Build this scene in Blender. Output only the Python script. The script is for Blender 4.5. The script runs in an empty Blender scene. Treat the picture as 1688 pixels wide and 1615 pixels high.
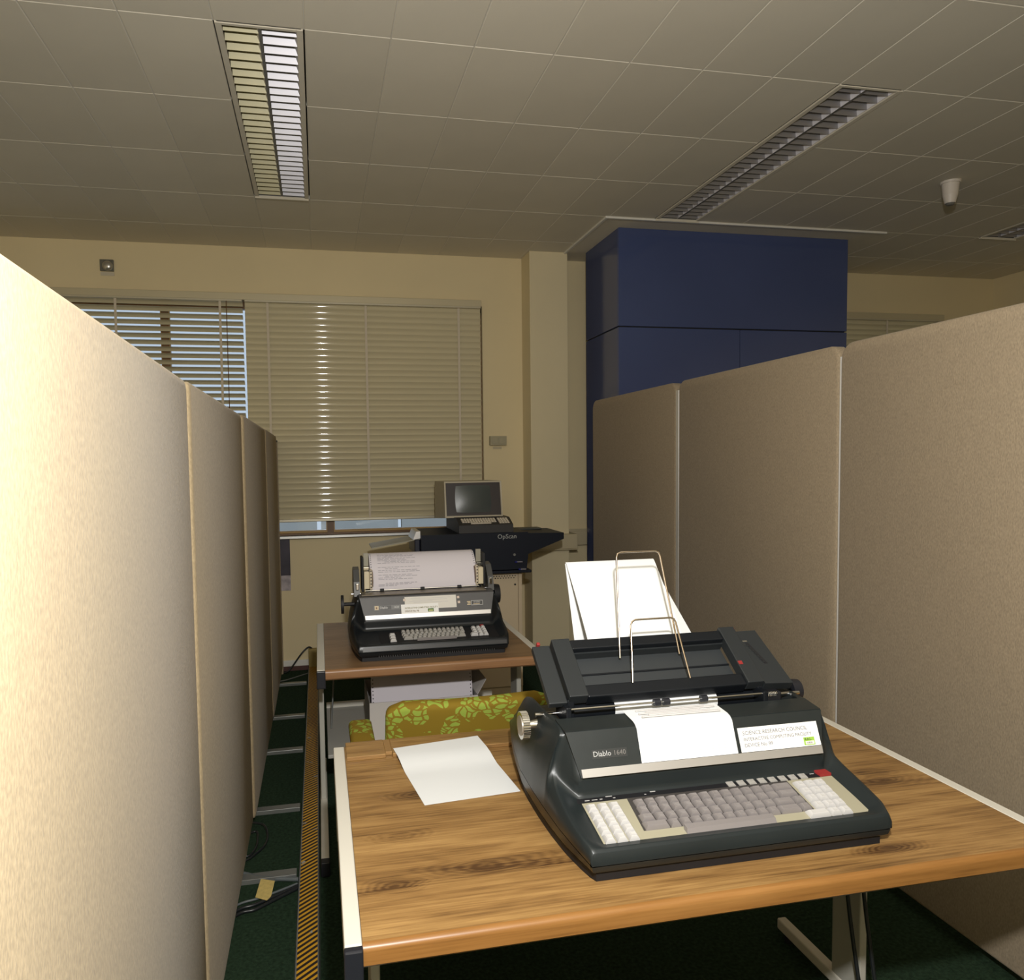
import bpy, bmesh, math, random
import numpy as np
from mathutils import Vector, Matrix
random.seed(4)
sc = bpy.context.scene
C = sc.collection
PI = math.pi

# ------------------------------------------------------------------ camera
W, HH = 1688.0, 1615.0
PX, PY = 776.0, 829.0                       # principal point of the (cropped) negative
VY, VX = (524.0, 765.0), (6708.0, 680.0)    # vanishing points of depth and of width
FPX = math.sqrt(-((VY[0]-PX)*(VX[0]-PX)+(VY[1]-PY)*(VX[1]-PY)))
def _d(v): return Vector((v[0]-PX, -(v[1]-PY), -FPX)).normalized()
ay = _d(VY); ax = _d(VX); ax = (ax-ay*ax.dot(ay)).normalized(); az = ax.cross(ay)
ROT = Matrix((ax, ay, az))                  # camera axes -> world axes
EYE = Vector((0, 0, 1.5))
cam = bpy.data.cameras.new('camera'); co = bpy.data.objects.new('camera', cam); C.objects.link(co)
co.matrix_world = Matrix.Translation(EYE) @ ROT.to_4x4()
cam.sensor_fit = 'HORIZONTAL'; cam.sensor_width = 36.0
cam.lens = FPX/W*36.0
cam.shift_x = (W/2-PX)/W; cam.shift_y = (PY-HH/2)/W
cam.clip_start = 0.02; cam.clip_end = 200
sc.camera = co
def on(px, py, x=None, y=None, z=None):
    "the point where the sight line of a photo pixel meets a wall, floor or table plane"
    r = ROT @ Vector((px-PX, -(py-PY), -FPX))
    if x is not None: t = (x-EYE.x)/r.x
    elif y is not None: t = (y-EYE.y)/r.y
    else: t = (z-EYE.z)/r.z
    return EYE+r*t
def pj(x, y, z):
    c = ROT.transposed() @ (Vector((x, y, z))-EYE)
    if c.z > -0.05: return (-9999, -9999)
    return (PX-FPX*c.x/c.z, PY+FPX*c.y/c.z)

# ------------------------------------------------------------------ world, lights, exposure
wd = bpy.data.worlds.new('sky'); sc.world = wd; wd.use_nodes = True
bg = wd.node_tree.nodes['Background']; bg.inputs[0].default_value = (0.78, 0.86, 1.0, 1); bg.inputs[1].default_value = 0.8
fl = bpy.data.lights.new('flash', 'POINT'); fl.energy = 195; fl.color = (1.0, 0.985, 0.955); fl.shadow_soft_size = 0.035
flo = bpy.data.objects.new('flash', fl); flo.location = (0.10, 0.06, 1.90); C.objects.link(flo)
sc.view_settings.view_transform = 'Standard'; sc.view_settings.look = 'None'
sc.view_settings.gamma = 1.0; sc.view_settings.use_curve_mapping = False
sc.view_settings.exposure = 0.0

# ------------------------------------------------------------------ materials
MATS = {}
def mat(name, col=None, rough=0.6, metal=0.0, spec=0.5, var=0.0, vscale=20.0, bump=0.0, bscale=200.0, bdist=0.002, coat=0.0, randobj=0.0):
    if name in MATS: return MATS[name]
    m = bpy.data.materials.new(name); m.use_nodes = True; MATS[name] = m
    nt = m.node_tree; N = nt.nodes; L = nt.links; b = N['Principled BSDF']
    b.inputs['Base Color'].default_value = (*col, 1); b.inputs['Roughness'].default_value = rough
    b.inputs['Metallic'].default_value = metal; b.inputs['Specular IOR Level'].default_value = spec
    b.inputs['Coat Weight'].default_value = coat
    tc = N.new('ShaderNodeTexCoord')
    cur = None
    if var > 0 or randobj > 0:
        hsv = N.new('ShaderNodeHueSaturation'); hsv.inputs['Color'].default_value = (*col, 1)
        if var > 0:
            n = N.new('ShaderNodeTexNoise'); n.inputs['Scale'].default_value = vscale; n.inputs['Detail'].default_value = 5
            L.new(tc.outputs['Object'], n.inputs['Vector'])
            mr = N.new('ShaderNodeMapRange'); mr.inputs[1].default_value = 0.25; mr.inputs[2].default_value = 0.75
            mr.inputs[3].default_value = 1-var; mr.inputs[4].default_value = 1+var
            L.new(n.outputs['Fac'], mr.inputs[0]); cur = mr.outputs[0]
        if randobj > 0:
            oi = N.new('ShaderNodeObjectInfo'); mr2 = N.new('ShaderNodeMapRange')
            mr2.inputs[3].default_value = 1-randobj; mr2.inputs[4].default_value = 1+randobj
            L.new(oi.outputs['Random'], mr2.inputs[0])
            if cur is not None:
                mm = N.new('ShaderNodeMath'); mm.operation = 'MULTIPLY'; L.new(cur, mm.inputs[0]); L.new(mr2.outputs[0], mm.inputs[1]); cur = mm.outputs[0]
            else: cur = mr2.outputs[0]
        L.new(cur, hsv.inputs['Value']); L.new(hsv.outputs[0], b.inputs['Base Color'])
    if bump > 0:
        n2 = N.new('ShaderNodeTexNoise'); n2.inputs['Scale'].default_value = bscale; n2.inputs['Detail'].default_value = 3
        L.new(tc.outputs['Object'], n2.inputs['Vector'])
        bp = N.new('ShaderNodeBump'); bp.inputs['Strength'].default_value = bump; bp.inputs['Distance'].default_value = bdist
        L.new(n2.outputs['Fac'], bp.inputs['Height']); L.new(bp.outputs[0], b.inputs['Normal'])
    return m
def nodes(name, rough=0.5, spec=0.5):
    m = bpy.data.materials.new(name); m.use_nodes = True; MATS[name] = m
    b = m.node_tree.nodes['Principled BSDF']; b.inputs['Roughness'].default_value = rough; b.inputs['Specular IOR Level'].default_value = spec
    return m, m.node_tree.nodes, m.node_tree.links, b
def math_(N, L, op, a, b=None, clamp=False):
    n = N.new('ShaderNodeMath'); n.operation = op; n.use_clamp = clamp
    for i, v in enumerate((a, b)):
        if v is None: continue
        if isinstance(v, (int, float)): n.inputs[i].default_value = v
        else: L.new(v, n.inputs[i])
    return n.outputs[0]

M_wall = mat('wall_paint', (0.77, 0.65, 0.405), 0.75, var=0.04, vscale=1.5, bump=0.1, bscale=120)
M_tile = mat('ceiling_tile_paint', (0.72, 0.665, 0.55), 0.72, spec=0.3, randobj=0.035, var=0.03, vscale=3)
M_grid = mat('ceiling_joint', (0.68, 0.64, 0.56), 0.6)
M_pillar = mat('pillar_paint', (0.74, 0.64, 0.42), 0.7, var=0.03, vscale=2)
M_carpet = mat('green_carpet', (0.022, 0.043, 0.024), 0.95, spec=0.1, var=0.5, vscale=90, bump=0.8, bscale=350, bdist=0.006)
M_blue = mat('blue_laminate', (0.062, 0.085, 0.20), 0.14, spec=0.5, var=0.08, vscale=1.2)
M_white = mat('white_paint', (0.75, 0.73, 0.68), 0.5)
M_trunk = mat('trunking_cream', (0.55, 0.47, 0.31), 0.45)
M_brown = mat('window_wood', (0.16, 0.075, 0.02), 0.4, var=0.25, vscale=12)
M_amber = mat('window_wood_bright', (0.42, 0.25, 0.07), 0.35)
M_alu = mat('aluminium', (0.62, 0.62, 0.60), 0.35, 1.0)
M_blind = mat('blind_slat', (0.62, 0.55, 0.37), 0.045, spec=0.38)
M_blindtape = mat('blind_tape', (0.66, 0.58, 0.46), 0.8)
M_rail = mat('blind_headrail', (0.60, 0.55, 0.42), 0.3, 0.3)
M_rubber = mat('black_plastic', (0.012, 0.013, 0.018), 0.42)
M_cable = mat('black_cable', (0.012, 0.014, 0.016), 0.35)
M_gcable = mat('grey_cable', (0.11, 0.125, 0.13), 0.4)
M_foot = mat('grey_steel', (0.28, 0.29, 0.28), 0.35, 0.6)
M_deskmetal = mat('desk_enamel', (0.66, 0.63, 0.55), 0.45, var=0.03, vscale=4)
M_deskgrey = mat('desk_grey', (0.45, 0.44, 0.39), 0.5)
M_paper = mat('white_paper', (0.745, 0.76, 0.765), 0.8, spec=0.2)
M_paper2 = mat('lilac_paper', (0.66, 0.62, 0.66), 0.8, spec=0.2)
M_ink = mat('ink', (0.05, 0.05, 0.055), 0.7)
M_inkgrey = mat('faded_ink', (0.15, 0.145, 0.15), 0.8)
M_cardw = mat('box_card', (0.60, 0.56, 0.52), 0.7)
M_body = mat('typewriter_shell', (0.0145, 0.019, 0.0200), 0.36, spec=0.40, var=0.12, vscale=6, bump=0.12, bscale=700, bdist=0.0006)
M_body2 = mat('black_shell', (0.009, 0.011, 0.013), 0.33, spec=0.4)
M_cover2 = mat('charcoal_cover', (0.085, 0.083, 0.085), 0.45, var=0.08, vscale=30)
M_cover = mat('dark_cover', (0.017, 0.021, 0.021), 0.42, var=0.1, vscale=30)
M_tray = mat('tray_plastic', (0.018, 0.021, 0.023), 0.45)
M_traydark = mat('tray_dark', (0.006, 0.0075, 0.010), 0.4, spec=.35)
M_black = mat('matt_black', (0.006, 0.006, 0.008), 0.6)
M_silver = mat('brushed_silver', (0.70, 0.68, 0.66), 0.38, 0.75)
M_chrome = mat('chrome', (0.75, 0.74, 0.72), 0.16, 1.0)
M_wire = mat('brass_wire', (0.85, 0.72, 0.58), 0.22, 1.0)
M_beige = mat('keyboard_beige', (0.34, 0.315, 0.225), 0.5)
M_keyw = mat('white_key', (0.52, 0.51, 0.50), 0.3)
M_keyg = mat('grey_key', (0.225, 0.205, 0.200), 0.18)
M_keyg2 = mat('mid_grey_key', (0.34, 0.325, 0.30), 0.28)
M_red = mat('red_plastic', (0.26, 0.022, 0.022), 0.45)
M_green = mat('green_sticker', (0.30, 0.52, 0.06), 0.6)
M_yellow = mat('yellow_card', (0.62, 0.47, 0.16), 0.7, var=0.15, vscale=60)
M_machine = mat('machine_blue_black', (0.008, 0.011, 0.020), 0.5, spec=.25)
M_monitor = mat('monitor_cream', (0.50, 0.44, 0.32), 0.5)
M_bezel = mat('bezel_dark', (0.030, 0.022, 0.022), 0.45)
M_screen = mat('screen_glass', (0.060, 0.072, 0.070), 0.3, spec=0.5)
M_cab = mat('cabinet_cream', (0.62, 0.50, 0.34), 0.5)
M_detector = mat('detector_white', (0.68, 0.62, 0.56), 0.45)
M_louvre = mat('louvre_metal', (0.36, 0.35, 0.37), 0.45, 0.7)
M_reflector = mat('lamp_reflector', (0.78, 0.76, 0.80), 0.4, 0.1)
M_louvrey = mat('louvre_yellow', (0.43, 0.385, 0.215), 0.4, 0.1, var=.25, vscale=6)
M_lampbox = mat('lamp_housing', (0.16, 0.155, 0.145), 0.5)
M_facade = mat('outside_cladding', (0.44, 0.43, 0.40), 0.8, var=0.15, vscale=0.6)
M_speakergrey = mat('grey_metal', (0.20, 0.20, 0.18), 0.35, 0.7)
M_poster = mat('poster_dark', (0.035, 0.028, 0.045), 0.5, var=0.5, vscale=9)

def fabric(name, col):
    m, N, L, b = nodes(name, 0.92, 0.15)
    tc = N.new('ShaderNodeTexCoord')
    mp = N.new('ShaderNodeMapping'); mp.inputs['Scale'].default_value = (1, 1, 0.45); L.new(tc.outputs['Object'], mp.inputs['Vector'])
    n = N.new('ShaderNodeTexNoise'); n.inputs['Scale'].default_value = 260; n.inputs['Detail'].default_value = 2; L.new(mp.outputs[0], n.inputs['Vector'])
    n2 = N.new('ShaderNodeTexNoise'); n2.inputs['Scale'].default_value = 30; n2.inputs['Detail'].default_value = 6; L.new(tc.outputs['Object'], n2.inputs['Vector'])
    a = math_(N, L, 'MULTIPLY', n.outputs['Fac'], 0.75); c = math_(N, L, 'MULTIPLY', n2.outputs['Fac'], 0.14)
    v = math_(N, L, 'ADD', math_(N, L, 'ADD', a, c), 0.555)
    h = N.new('ShaderNodeHueSaturation'); h.inputs['Color'].default_value = (*col, 1); L.new(v, h.inputs['Value']); L.new(h.outputs[0], b.inputs['Base Color'])
    bp = N.new('ShaderNodeBump'); bp.inputs['Strength'].default_value = 0.35; bp.inputs['Distance'].default_value = 0.002
    L.new(n.outputs['Fac'], bp.inputs['Height']); L.new(bp.outputs[0], b.inputs['Normal'])
    b.inputs['Sheen Weight'].default_value = 0.1
    return m
M_fab = fabric('beige_fabric', (0.375, 0.292, 0.176))
M_fabr = fabric('taupe_fabric', (0.34, 0.27, 0.185))

def wood(name, c0, c1, c2, knots, rough=0.36):
    "veneer: grain runs along X, a few knots with rings at given local spots"
    m, N, L, b = nodes(name, rough, 0.4)
    tc = N.new('ShaderNodeTexCoord'); sp = N.new('ShaderNodeSeparateXYZ'); L.new(tc.outputs['Object'], sp.inputs[0])
    def noise(scale, vec, detail=6, r=.6, dist=0.0):
        mp = N.new('ShaderNodeMapping'); mp.inputs['Scale'].default_value = vec; L.new(tc.outputs['Object'], mp.inputs['Vector'])
        n = N.new('ShaderNodeTexNoise'); n.inputs['Scale'].default_value = scale; n.inputs['Detail'].default_value = detail; n.inputs['Roughness'].default_value = r
        n.inputs['Distortion'].default_value = dist; L.new(mp.outputs[0], n.inputs['Vector']); return n.outputs['Fac']
    bands = noise(2.0, (1.0, 7.5, 7.5), 4, .5, .5)
    fine = noise(3.0, (1.8, 55, 55), 6, .65, .3)
    big = noise(3.4, (1, 1.6, 1.6), 2, .5)
    field = math_(N, L, 'ADD', math_(N, L, 'MULTIPLY', sp.outputs[1], 11.0), math_(N, L, 'MULTIPLY', big, 2.6))
    kmask = None
    for (kx, ky, sx, sy) in knots:
        dx = math_(N, L, 'DIVIDE', math_(N, L, 'SUBTRACT', sp.outputs[0], kx), sx)
        dy = math_(N, L, 'DIVIDE', math_(N, L, 'SUBTRACT', sp.outputs[1], ky), sy)
        d = math_(N, L, 'SQRT', math_(N, L, 'ADD', math_(N, L, 'MULTIPLY', dx, dx), math_(N, L, 'MULTIPLY', dy, dy)))
        d = math_(N, L, 'ADD', d, math_(N, L, 'MULTIPLY', math_(N, L, 'ADD', math_(N, L, 'SUBTRACT', bands, 0.5), math_(N, L, 'MULTIPLY', math_(N, L, 'SUBTRACT', big, 0.5), 1.2)), 1.5))
        k = math_(N, L, 'SUBTRACT', 1.0, d, True)
        field = math_(N, L, 'ADD', field, math_(N, L, 'MULTIPLY', k, 2.6))
        dark = math_(N, L, 'MULTIPLY', k, 0.36)
        kmask = dark if kmask is None else math_(N, L, 'MAXIMUM', kmask, dark)
    wv = math_(N, L, 'SINE', math_(N, L, 'MULTIPLY', field, 13.0))
    wamp = 0.055 if kmask is None else math_(N, L, 'ADD', math_(N, L, 'MULTIPLY', kmask, 0.20), 0.04)
    lines = math_(N, L, 'ADD', math_(N, L, 'MULTIPLY', wv, wamp), math_(N, L, 'MULTIPLY', math_(N, L, 'SUBTRACT', bands, 0.5), 1.25))
    lines = math_(N, L, 'ADD', lines, math_(N, L, 'MULTIPLY', math_(N, L, 'SUBTRACT', fine, 0.5), 1.3))
    lines = math_(N, L, 'ADD', lines, 0.54)
    if kmask is not None: lines = math_(N, L, 'SUBTRACT', lines, kmask)
    cr = N.new('ShaderNodeValToRGB'); e = cr.color_ramp.elements
    e[0].position = 0.05; e[0].color = (*c0, 1); e[1].position = 0.95; e[1].color = (*c2, 1)
    em = cr.color_ramp.elements.new(0.45); em.color = (*c1, 1)
    L.new(lines, cr.inputs[0]); L.new(cr.outputs[0], b.inputs['Base Color'])
    return m

# ------------------------------------------------------------------ mesh helpers
ORG = {}
def finish(name, bm, m, parent=None, smooth=None, org=None, mats=None):
    bmesh.ops.recalc_face_normals(bm, faces=bm.faces)
    if parent is not None: o0 = ORG[parent.name]
    elif org is not None: o0 = Vector(org)
    else:
        vs = [v.co for v in bm.verts]
        lo = Vector([min(v[i] for v in vs) for i in range(3)]); hi = Vector([max(v[i] for v in vs) for i in range(3)])
        o0 = Vector(((lo.x+hi.x)/2, (lo.y+hi.y)/2, lo.z))
    bmesh.ops.translate(bm, verts=bm.verts, vec=-o0)
    me = bpy.data.meshes.new(name); bm.to_mesh(me); bm.free()
    for mm in (mats or [m]): me.materials.append(mm)
    o = bpy.data.objects.new(name, me); C.objects.link(o)
    if smooth is not None:
        for p in me.polygons: p.use_smooth = True
        me.set_sharp_from_angle(angle=math.radians(smooth))
    if parent is not None: o.parent = parent
    else: o.location = o0
    ORG[o.name] = o0
    return o
def share(name, src, parent, loc):
    "another piece with the same mesh; loc is where the piece's own mesh origin goes in the world"
    o = bpy.data.objects.new(name, src); C.objects.link(o); o.parent = parent
    o.location = Vector(loc)-ORG[parent.name]; ORG[o.name] = Vector(loc)
    return o
def tag(o, label, cat, group=None):
    o['label'] = label; o['category'] = cat
    if group: o['group'] = group
    return o
def thing(name, label, cat, loc, group=None):
    o = bpy.data.objects.new(name, None); C.objects.link(o); o.location = loc; o.empty_display_size = 0.1
    ORG[o.name] = Vector(loc)
    return tag(o, label, cat, group)
def struct(o): o['kind'] = 'structure'; return o
def BM(): return bmesh.new()
def box(bm, x0, x1, y0, y1, z0, z1, bev=0, seg=2, M=None):
    r = bmesh.ops.create_cube(bm, size=1)
    vs = r['verts']
    for v in vs: v.co = Vector(((x0+x1)/2+v.co.x*(x1-x0), (y0+y1)/2+v.co.y*(y1-y0), (z0+z1)/2+v.co.z*(z1-z0)))
    if bev > 0:
        es = list({e for v in vs for e in v.link_edges})
        rr = bmesh.ops.bevel(bm, geom=es, offset=bev, segments=seg, profile=0.5, affect='EDGES', clamp_overlap=True)
        vs = list({v for f in rr['faces'] for v in f.verts} | {v for v in vs if v.is_valid})
    if M is not None:
        for v in vs: v.co = M @ v.co
    return bm
def prism(bm, pts, vec):
    "closed polygon pts (3D) extruded by vec"
    vec = Vector(vec)
    a = [bm.verts.new(Vector(p)) for p in pts]; b = [bm.verts.new(Vector(p)+vec) for p in pts]
    n = len(pts); bm.faces.new(a); bm.faces.new(b[::-1])
    for i in range(n): bm.faces.new((a[i], b[i], b[(i+1) % n], a[(i+1) % n]))
    return bm
def cyl(bm, p0, p1, r0, r1=None, seg=16):
    p0, p1 = Vector(p0), Vector(p1); r1 = r0 if r1 is None else r1
    d = (p1-p0); q = d.to_track_quat('Z', 'Y').to_matrix().to_4x4()
    bmesh.ops.create_cone(bm, cap_ends=True, segments=seg, radius1=r0, radius2=r1, depth=d.length, matrix=Matrix.Translation((p0+p1)/2) @ q)
    return bm
def tube(bm, pts, r, seg=8, smooth=1):
    P = [Vector(p) for p in pts]
    if smooth > 1:
        Q = []
        for i in range(len(P)-1):
            a = P[max(i-1, 0)]; b = P[i]; c = P[i+1]; d = P[min(i+2, len(P)-1)]
            for k in range(smooth):
                t = k/smooth
                Q.append(0.5*((2*b)+(c-a)*t+(2*a-5*b+4*c-d)*t*t+(3*b-a-3*c+d)*t**3))
        Q.append(P[-1]); P = Q
    rings = []; up = Vector((0, 0, 1))
    for i, p in enumerate(P):
        d = (P[min(i+1, len(P)-1)]-P[max(i-1, 0)]).normalized()
        s = d.cross(up)
        if s.length < 0.05: s = d.cross(Vector((0, 1, 0)))
        s.normalize(); u = s.cross(d)
        rings.append([bm.verts.new(p+(s*math.cos(2*PI*k/seg)+u*math.sin(2*PI*k/seg))*r) for k in range(seg)])
    for a, b in zip(rings[:-1], rings[1:]):
        for k in range(seg): bm.faces.new((a[k], a[(k+1) % seg], b[(k+1) % seg], b[k]))
    bm.faces.new(rings[0]); bm.faces.new(rings[-1][::-1])
    return bm
def gridsurf(bm, rows):
    V = [[bm.verts.new(Vector(p)) for p in r] for r in rows]
    for a, b in zip(V[:-1], V[1:]):
        for k in range(len(a)-1): bm.faces.new((a[k], a[k+1], b[k+1], b[k]))
    return V
def sheet(bm, rows, t=0.0006):
    "thin paper: a grid surface given a real thickness"
    V = gridsurf(bm, rows)
    bmesh.ops.recalc_face_normals(bm, faces=bm.faces)
    bmesh.ops.solidify(bm, geom=bm.faces[:], thickness=t)
    return bm
def text_mesh(s, size, M, bold=False, ext=0.0004, shear=0.0):
    cu = bpy.data.curves.new('t', 'FONT'); cu.body = s; cu.size = size; cu.extrude = ext; cu.resolution_u = 2; cu.shear = shear
    if bold: cu.offset = size*0.018
    o = bpy.data.objects.new('t', cu); C.objects.link(o)
    bpy.context.view_layer.update()
    me = bpy.data.meshes.new_from_object(o.evaluated_get(bpy.context.evaluated_depsgraph_get()))
    bpy.data.objects.remove(o); bpy.data.curves.remove(cu)
    bm = bmesh.new(); bm.from_mesh(me); bpy.data.meshes.remove(me)
    bmesh.ops.transform(bm, matrix=M, verts=bm.verts)
    return bm
def frame(o, u, v):
    "matrix with columns u (writing direction), v (up), n at o"
    u = Vector(u).normalized(); v = Vector(v).normalized(); n = u.cross(v)
    m = Matrix((u, v, n)).transposed().to_4x4(); return Matrix.Translation(Vector(o)) @ m

# ------------------------------------------------------------------ room shell
YW, ZC = 5.49, 3.03
XL, XR, YB = -3.6, 5.81, -2.6
struct(finish('floor', box(BM(), XL-.1, XR+.1, YB-.1, YW+.1, -0.1, 0), M_carpet))
# back wall with a window opening  x -2.35..1.24, z .985..2.66 and another at the right
bm = BM()
def wallpiece(x0, x1, z0, z1): box(bm, x0, x1, YW, YW+0.16, z0, z1)
WX0, WX1, WZ0, WZ1 = -2.35, 1.235, 0.985, 2.665
W2X0, W2X1 = 3.95, 5.25
wallpiece(XL-.1, WX0, 0, 3.2); wallpiece(WX0, WX1, 0, WZ0); wallpiece(WX0, WX1, WZ1, 3.2)
wallpiece(WX1, W2X0, 0, 3.2); wallpiece(W2X0, W2X1, 0, WZ0); wallpiece(W2X0, W2X1, WZ1, 3.2); wallpiece(W2X1, XR+.1, 0, 3.2)
struct(finish('wall_back', bm, M_wall))
struct(finish('wall_left', box(BM(), XL-.1, XL, YB, YW, 0, 3.2), M_wall))
struct(finish('wall_right', box(BM(), XR, XR+.1, YB, YW, 0, 3.2), M_wall))
struct(finish('wall_front', box(BM(), XL, XR, YB-.1, YB, 0, 3.2), M_wall))
bm = BM(); box(bm, -2.3, 1.5, YW-0.014, YW, 0.03, 0.075, 0.004); struct(finish('baseboard_back', bm, M_white))
bm = BM(); box(bm, -2.3, 1.5, YW-0.02, YW, 0.0, 0.03); struct(finish('baseboard_lower', bm, mat('skirting_dark', (0.09, 0.035, 0.03), 0.5)))

# ceiling: slab, plain far fields, tiles and joint runners
TX0, TW, TY0, TL = -0.010, 0.307, 2.752, 0.5715
bm = BM()
box(bm, XL-.1, XR+.1, YB-.1, YW+.1, 3.17, 3.25)
ROW0 = TY0-2*TL
COL0, COL1 = -9, 19
xa, xb = TX0+COL0*TW, XR
box(bm, XL-.1, XR+.1, YB-.1, ROW0-0.002, ZC, ZC+0.015)
box(bm, XL-.1, xa-0.002, ROW0, YW, ZC, ZC+0.015)
ceil = struct(finish('ceiling', bm, M_tile))
LIGHTS = [-1, 7, 15]
tb = BM(); box(tb, -TW/2+0.0016, TW/2-0.0016, -TL/2+0.0016, TL/2-0.0016, 0, 0.014, 0.0022, 1)
tile0 = finish('ceiling_tile', tb, M_tile, ceil)
tile_me = tile0.data; bpy.data.objects.remove(tile0)
for v in tile_me.vertices: v.co += ORG['ceiling']
first = True
DUCT = (1.815, 3.84, 4.47, 5.49)     # plain soffit around the duct
nt_ = 0
for r in range(-2, 5):
    y0 = TY0+r*TL; y1 = min(y0+TL, YW)
    for c in range(COL0, COL1):
        x0 = TX0+c*TW; xc = x0+TW/2
        if c in LIGHTS and 0 <= r <= 2: continue
        if r >= 3 and x0 > 1.8 and x0+TW < 3.9: continue
        if x0+TW > XR+0.1: continue
        if y1-y0 > TL-0.01: share('ceiling_tile', tile_me, ceil, (xc, (y0+y1)/2, ZC))
        else: finish('ceiling_tile', box(BM(), x0+.0016, x0+TW-.0016, y0+.0016, y1-.001, ZC, ZC+0.014, .0022, 1), M_tile, ceil)
        nt_ += 1
# runners that close the joints
for c in range(COL0, COL1+1):
    x = TX0+c*TW
    if x > XR: continue
    segs = [(ROW0, YW)]
    if c in LIGHTS or c-1 in LIGHTS: segs = [(ROW0, TY0), (TY0+3*TL, YW if not 1.83 < x < 3.8 else TY0+3*TL+.02)]
    elif 1.83 < x < 3.8: segs = [(ROW0, TY0+3*TL+.005)]
    for (a, b_) in segs: finish('joint_runner', box(BM(), x-.006, x+.006, a, b_, ZC+.0022, ZC+.02), M_grid, ceil)
for r in range(-2, 6):
    y = TY0+r*TL
    if y > YW: continue
    spans = [(xa, XR)]
    if 0 < r < 3:
        spans = []; p = xa
        for c in LIGHTS: spans.append((p, TX0+c*TW)); p = TX0+(c+1)*TW
        spans.append((p, XR))
    if r > 3: spans = [(xa, 1.815), (3.84, XR)]
    for (a, b_) in spans: finish('joint_runner', box(BM(), a, b_, y-.006, y+.006, ZC+.0024, ZC+.021), M_grid, ceil)
# plain soffit at the duct, and its raised metal edge
bm = BM(); box(bm, DUCT[0], DUCT[1], DUCT[2], YW, ZC-0.001, ZC+0.016); finish('soffit_panel', bm, M_tile, ceil)
bm = BM(); box(bm, 1.806, 3.845, 4.455, 4.475, ZC-0.013, ZC, 0.002); box(bm, 1.806, 1.826, 4.475, 5.27, ZC-0.013, ZC, 0.002)
struct(finish('trim_1', bm, M_white))
# cream pillar and blue duct casing
struct(finish('wall_pillar', box(BM(), 1.545, 1.836, 5.27, YW, 0, ZC, 0.004), M_pillar))
bx0, bx1, by0, by1 = 1.975, 3.70, 4.655, 5.26
bm = BM(); box(bm, bx0+.012, bx1-.012, by0+.012, by1, 0, ZC)
duct = struct(finish('wall_duct', bm, M_black))
zs = 2.385; xm = 2.865
def cpanel(x0, x1, y0, y1, z0, z1): finish('casing_panel', box(BM(), x0, x1, y0, y1, z0, z1, 0.002, 1), M_blue, duct)
cpanel(bx0, bx1, by0, by0+.014, zs+.004, ZC-.001)
cpanel(bx0, xm-.002, by0, by0+.014, 0.01, zs-.004); cpanel(xm+.002, bx1, by0, by0+.014, 0.01, zs-.004)
cpanel(bx0-.001, bx0+.013, by0+.0145, by1, zs+.004, ZC-.001); cpanel(bx0-.001, bx0+.013, by0+.0145, by1, 0.01, zs-.004)
cpanel(bx1-.013, bx1+.001, by0+.0145, by1, zs+.004, ZC-.001); cpanel(bx1-.013, bx1+.001, by0+.0145, by1, 0.01, zs-.004)
# dado trunking round the pillar
bm = BM()
box(bm, 1.40, 1.50, YW-.055, YW, .845, .955, .004); box(bm, 1.49, 1.885, 5.215, 5.27, .845, .955, .006)
box(bm, 1.49, 1.545, 5.25, YW, .845, .955, .004); box(bm, 1.836, 1.885, 5.25, YW, .845, .955, .004)
box(bm, 1.885, 5.8, YW-.055, YW, .845, .955, .004)
box(bm, 1.49, 1.887, 5.213, 5.216, .838, .845); box(bm, 1.885, 3.0, YW-.057, YW-.05, .955, .972)
struct(finish('trim_2', bm, M_trunk))

# ------------------------------------------------------------------ windows
def window(n, x0, x1, mulls, z0=WZ0, z1=WZ1):
    bm = BM(); fy0, fy1 = YW+.03, YW+.085
    box(bm, x0, x1, fy0, fy1, z1-.06, z1); box(bm, x0, x1, fy0, fy1, z0, z0+.014)
    box(bm, x0, x0+.05, fy0, fy1, z0, z1); box(bm, x1-.05, x1, fy0, fy1, z0, z1)
    for mx in mulls: box(bm, mx-.024, mx+.024, fy0-.012, fy1, z0, z1)
    w = struct(finish('window_%d' % n, bm, M_brown))
    finish('bottom_rail', box(BM(), x0+.05, x1-.05, fy0-.01, fy1, z0+.014, z0+.032, .003), M_amber, w)
    edges = [x0+.05]+[e for mx in mulls for e in (mx-.024, mx+.024)]+[x1-.05]
    g = bpy.data.materials.get('window_glass')
    if g is None:
        g = bpy.data.materials.new('window_glass'); g.use_nodes = True
        N = g.node_tree.nodes; L = g.node_tree.links; N.remove(N['Principled BSDF'])
        t = N.new('ShaderNodeBsdfTransparent'); t.inputs[0].default_value = (.9, .95, .97, 1); gl = N.new('ShaderNodeBsdfGlossy'); gl.inputs['Roughness'].default_value = 0.02
        fr = N.new('ShaderNodeFresnel'); fr.inputs[0].default_value = 1.45; mx_ = N.new('ShaderNodeMixShader')
        L.new(fr.outputs[0], mx_.inputs[0]); L.new(t.outputs[0], mx_.inputs[1]); L.new(gl.outputs[0], mx_.inputs[2]); L.new(mx_.outputs[0], N['Material Output'].inputs[0])
    for a, b_ in zip(edges[0::2], edges[1::2]):
        finish('pane', box(BM(), a, b_, fy0+.02, fy0+.026, z0+.03, z1-.06), g, w)
        for q in (a, b_): finish('glazing_bead', box(BM(), q-.007, q+.007, fy0-.008, fy0+.02, z0+.03, z1-.06), M_amber, w)
    bm = BM(); box(bm, x0-.03, x1+.0, YW-.035, YW+.03, z0-.022, z0, .004); finish('sill', bm, M_alu, w)
    return w
window(1, WX0, WX1, [-1.015, 0.08])
window(2, W2X0, W2X1, [4.6])
fa = thing('facade', 'grey blue clad building outside the window', 'building', (0, 13, -3))
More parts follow.
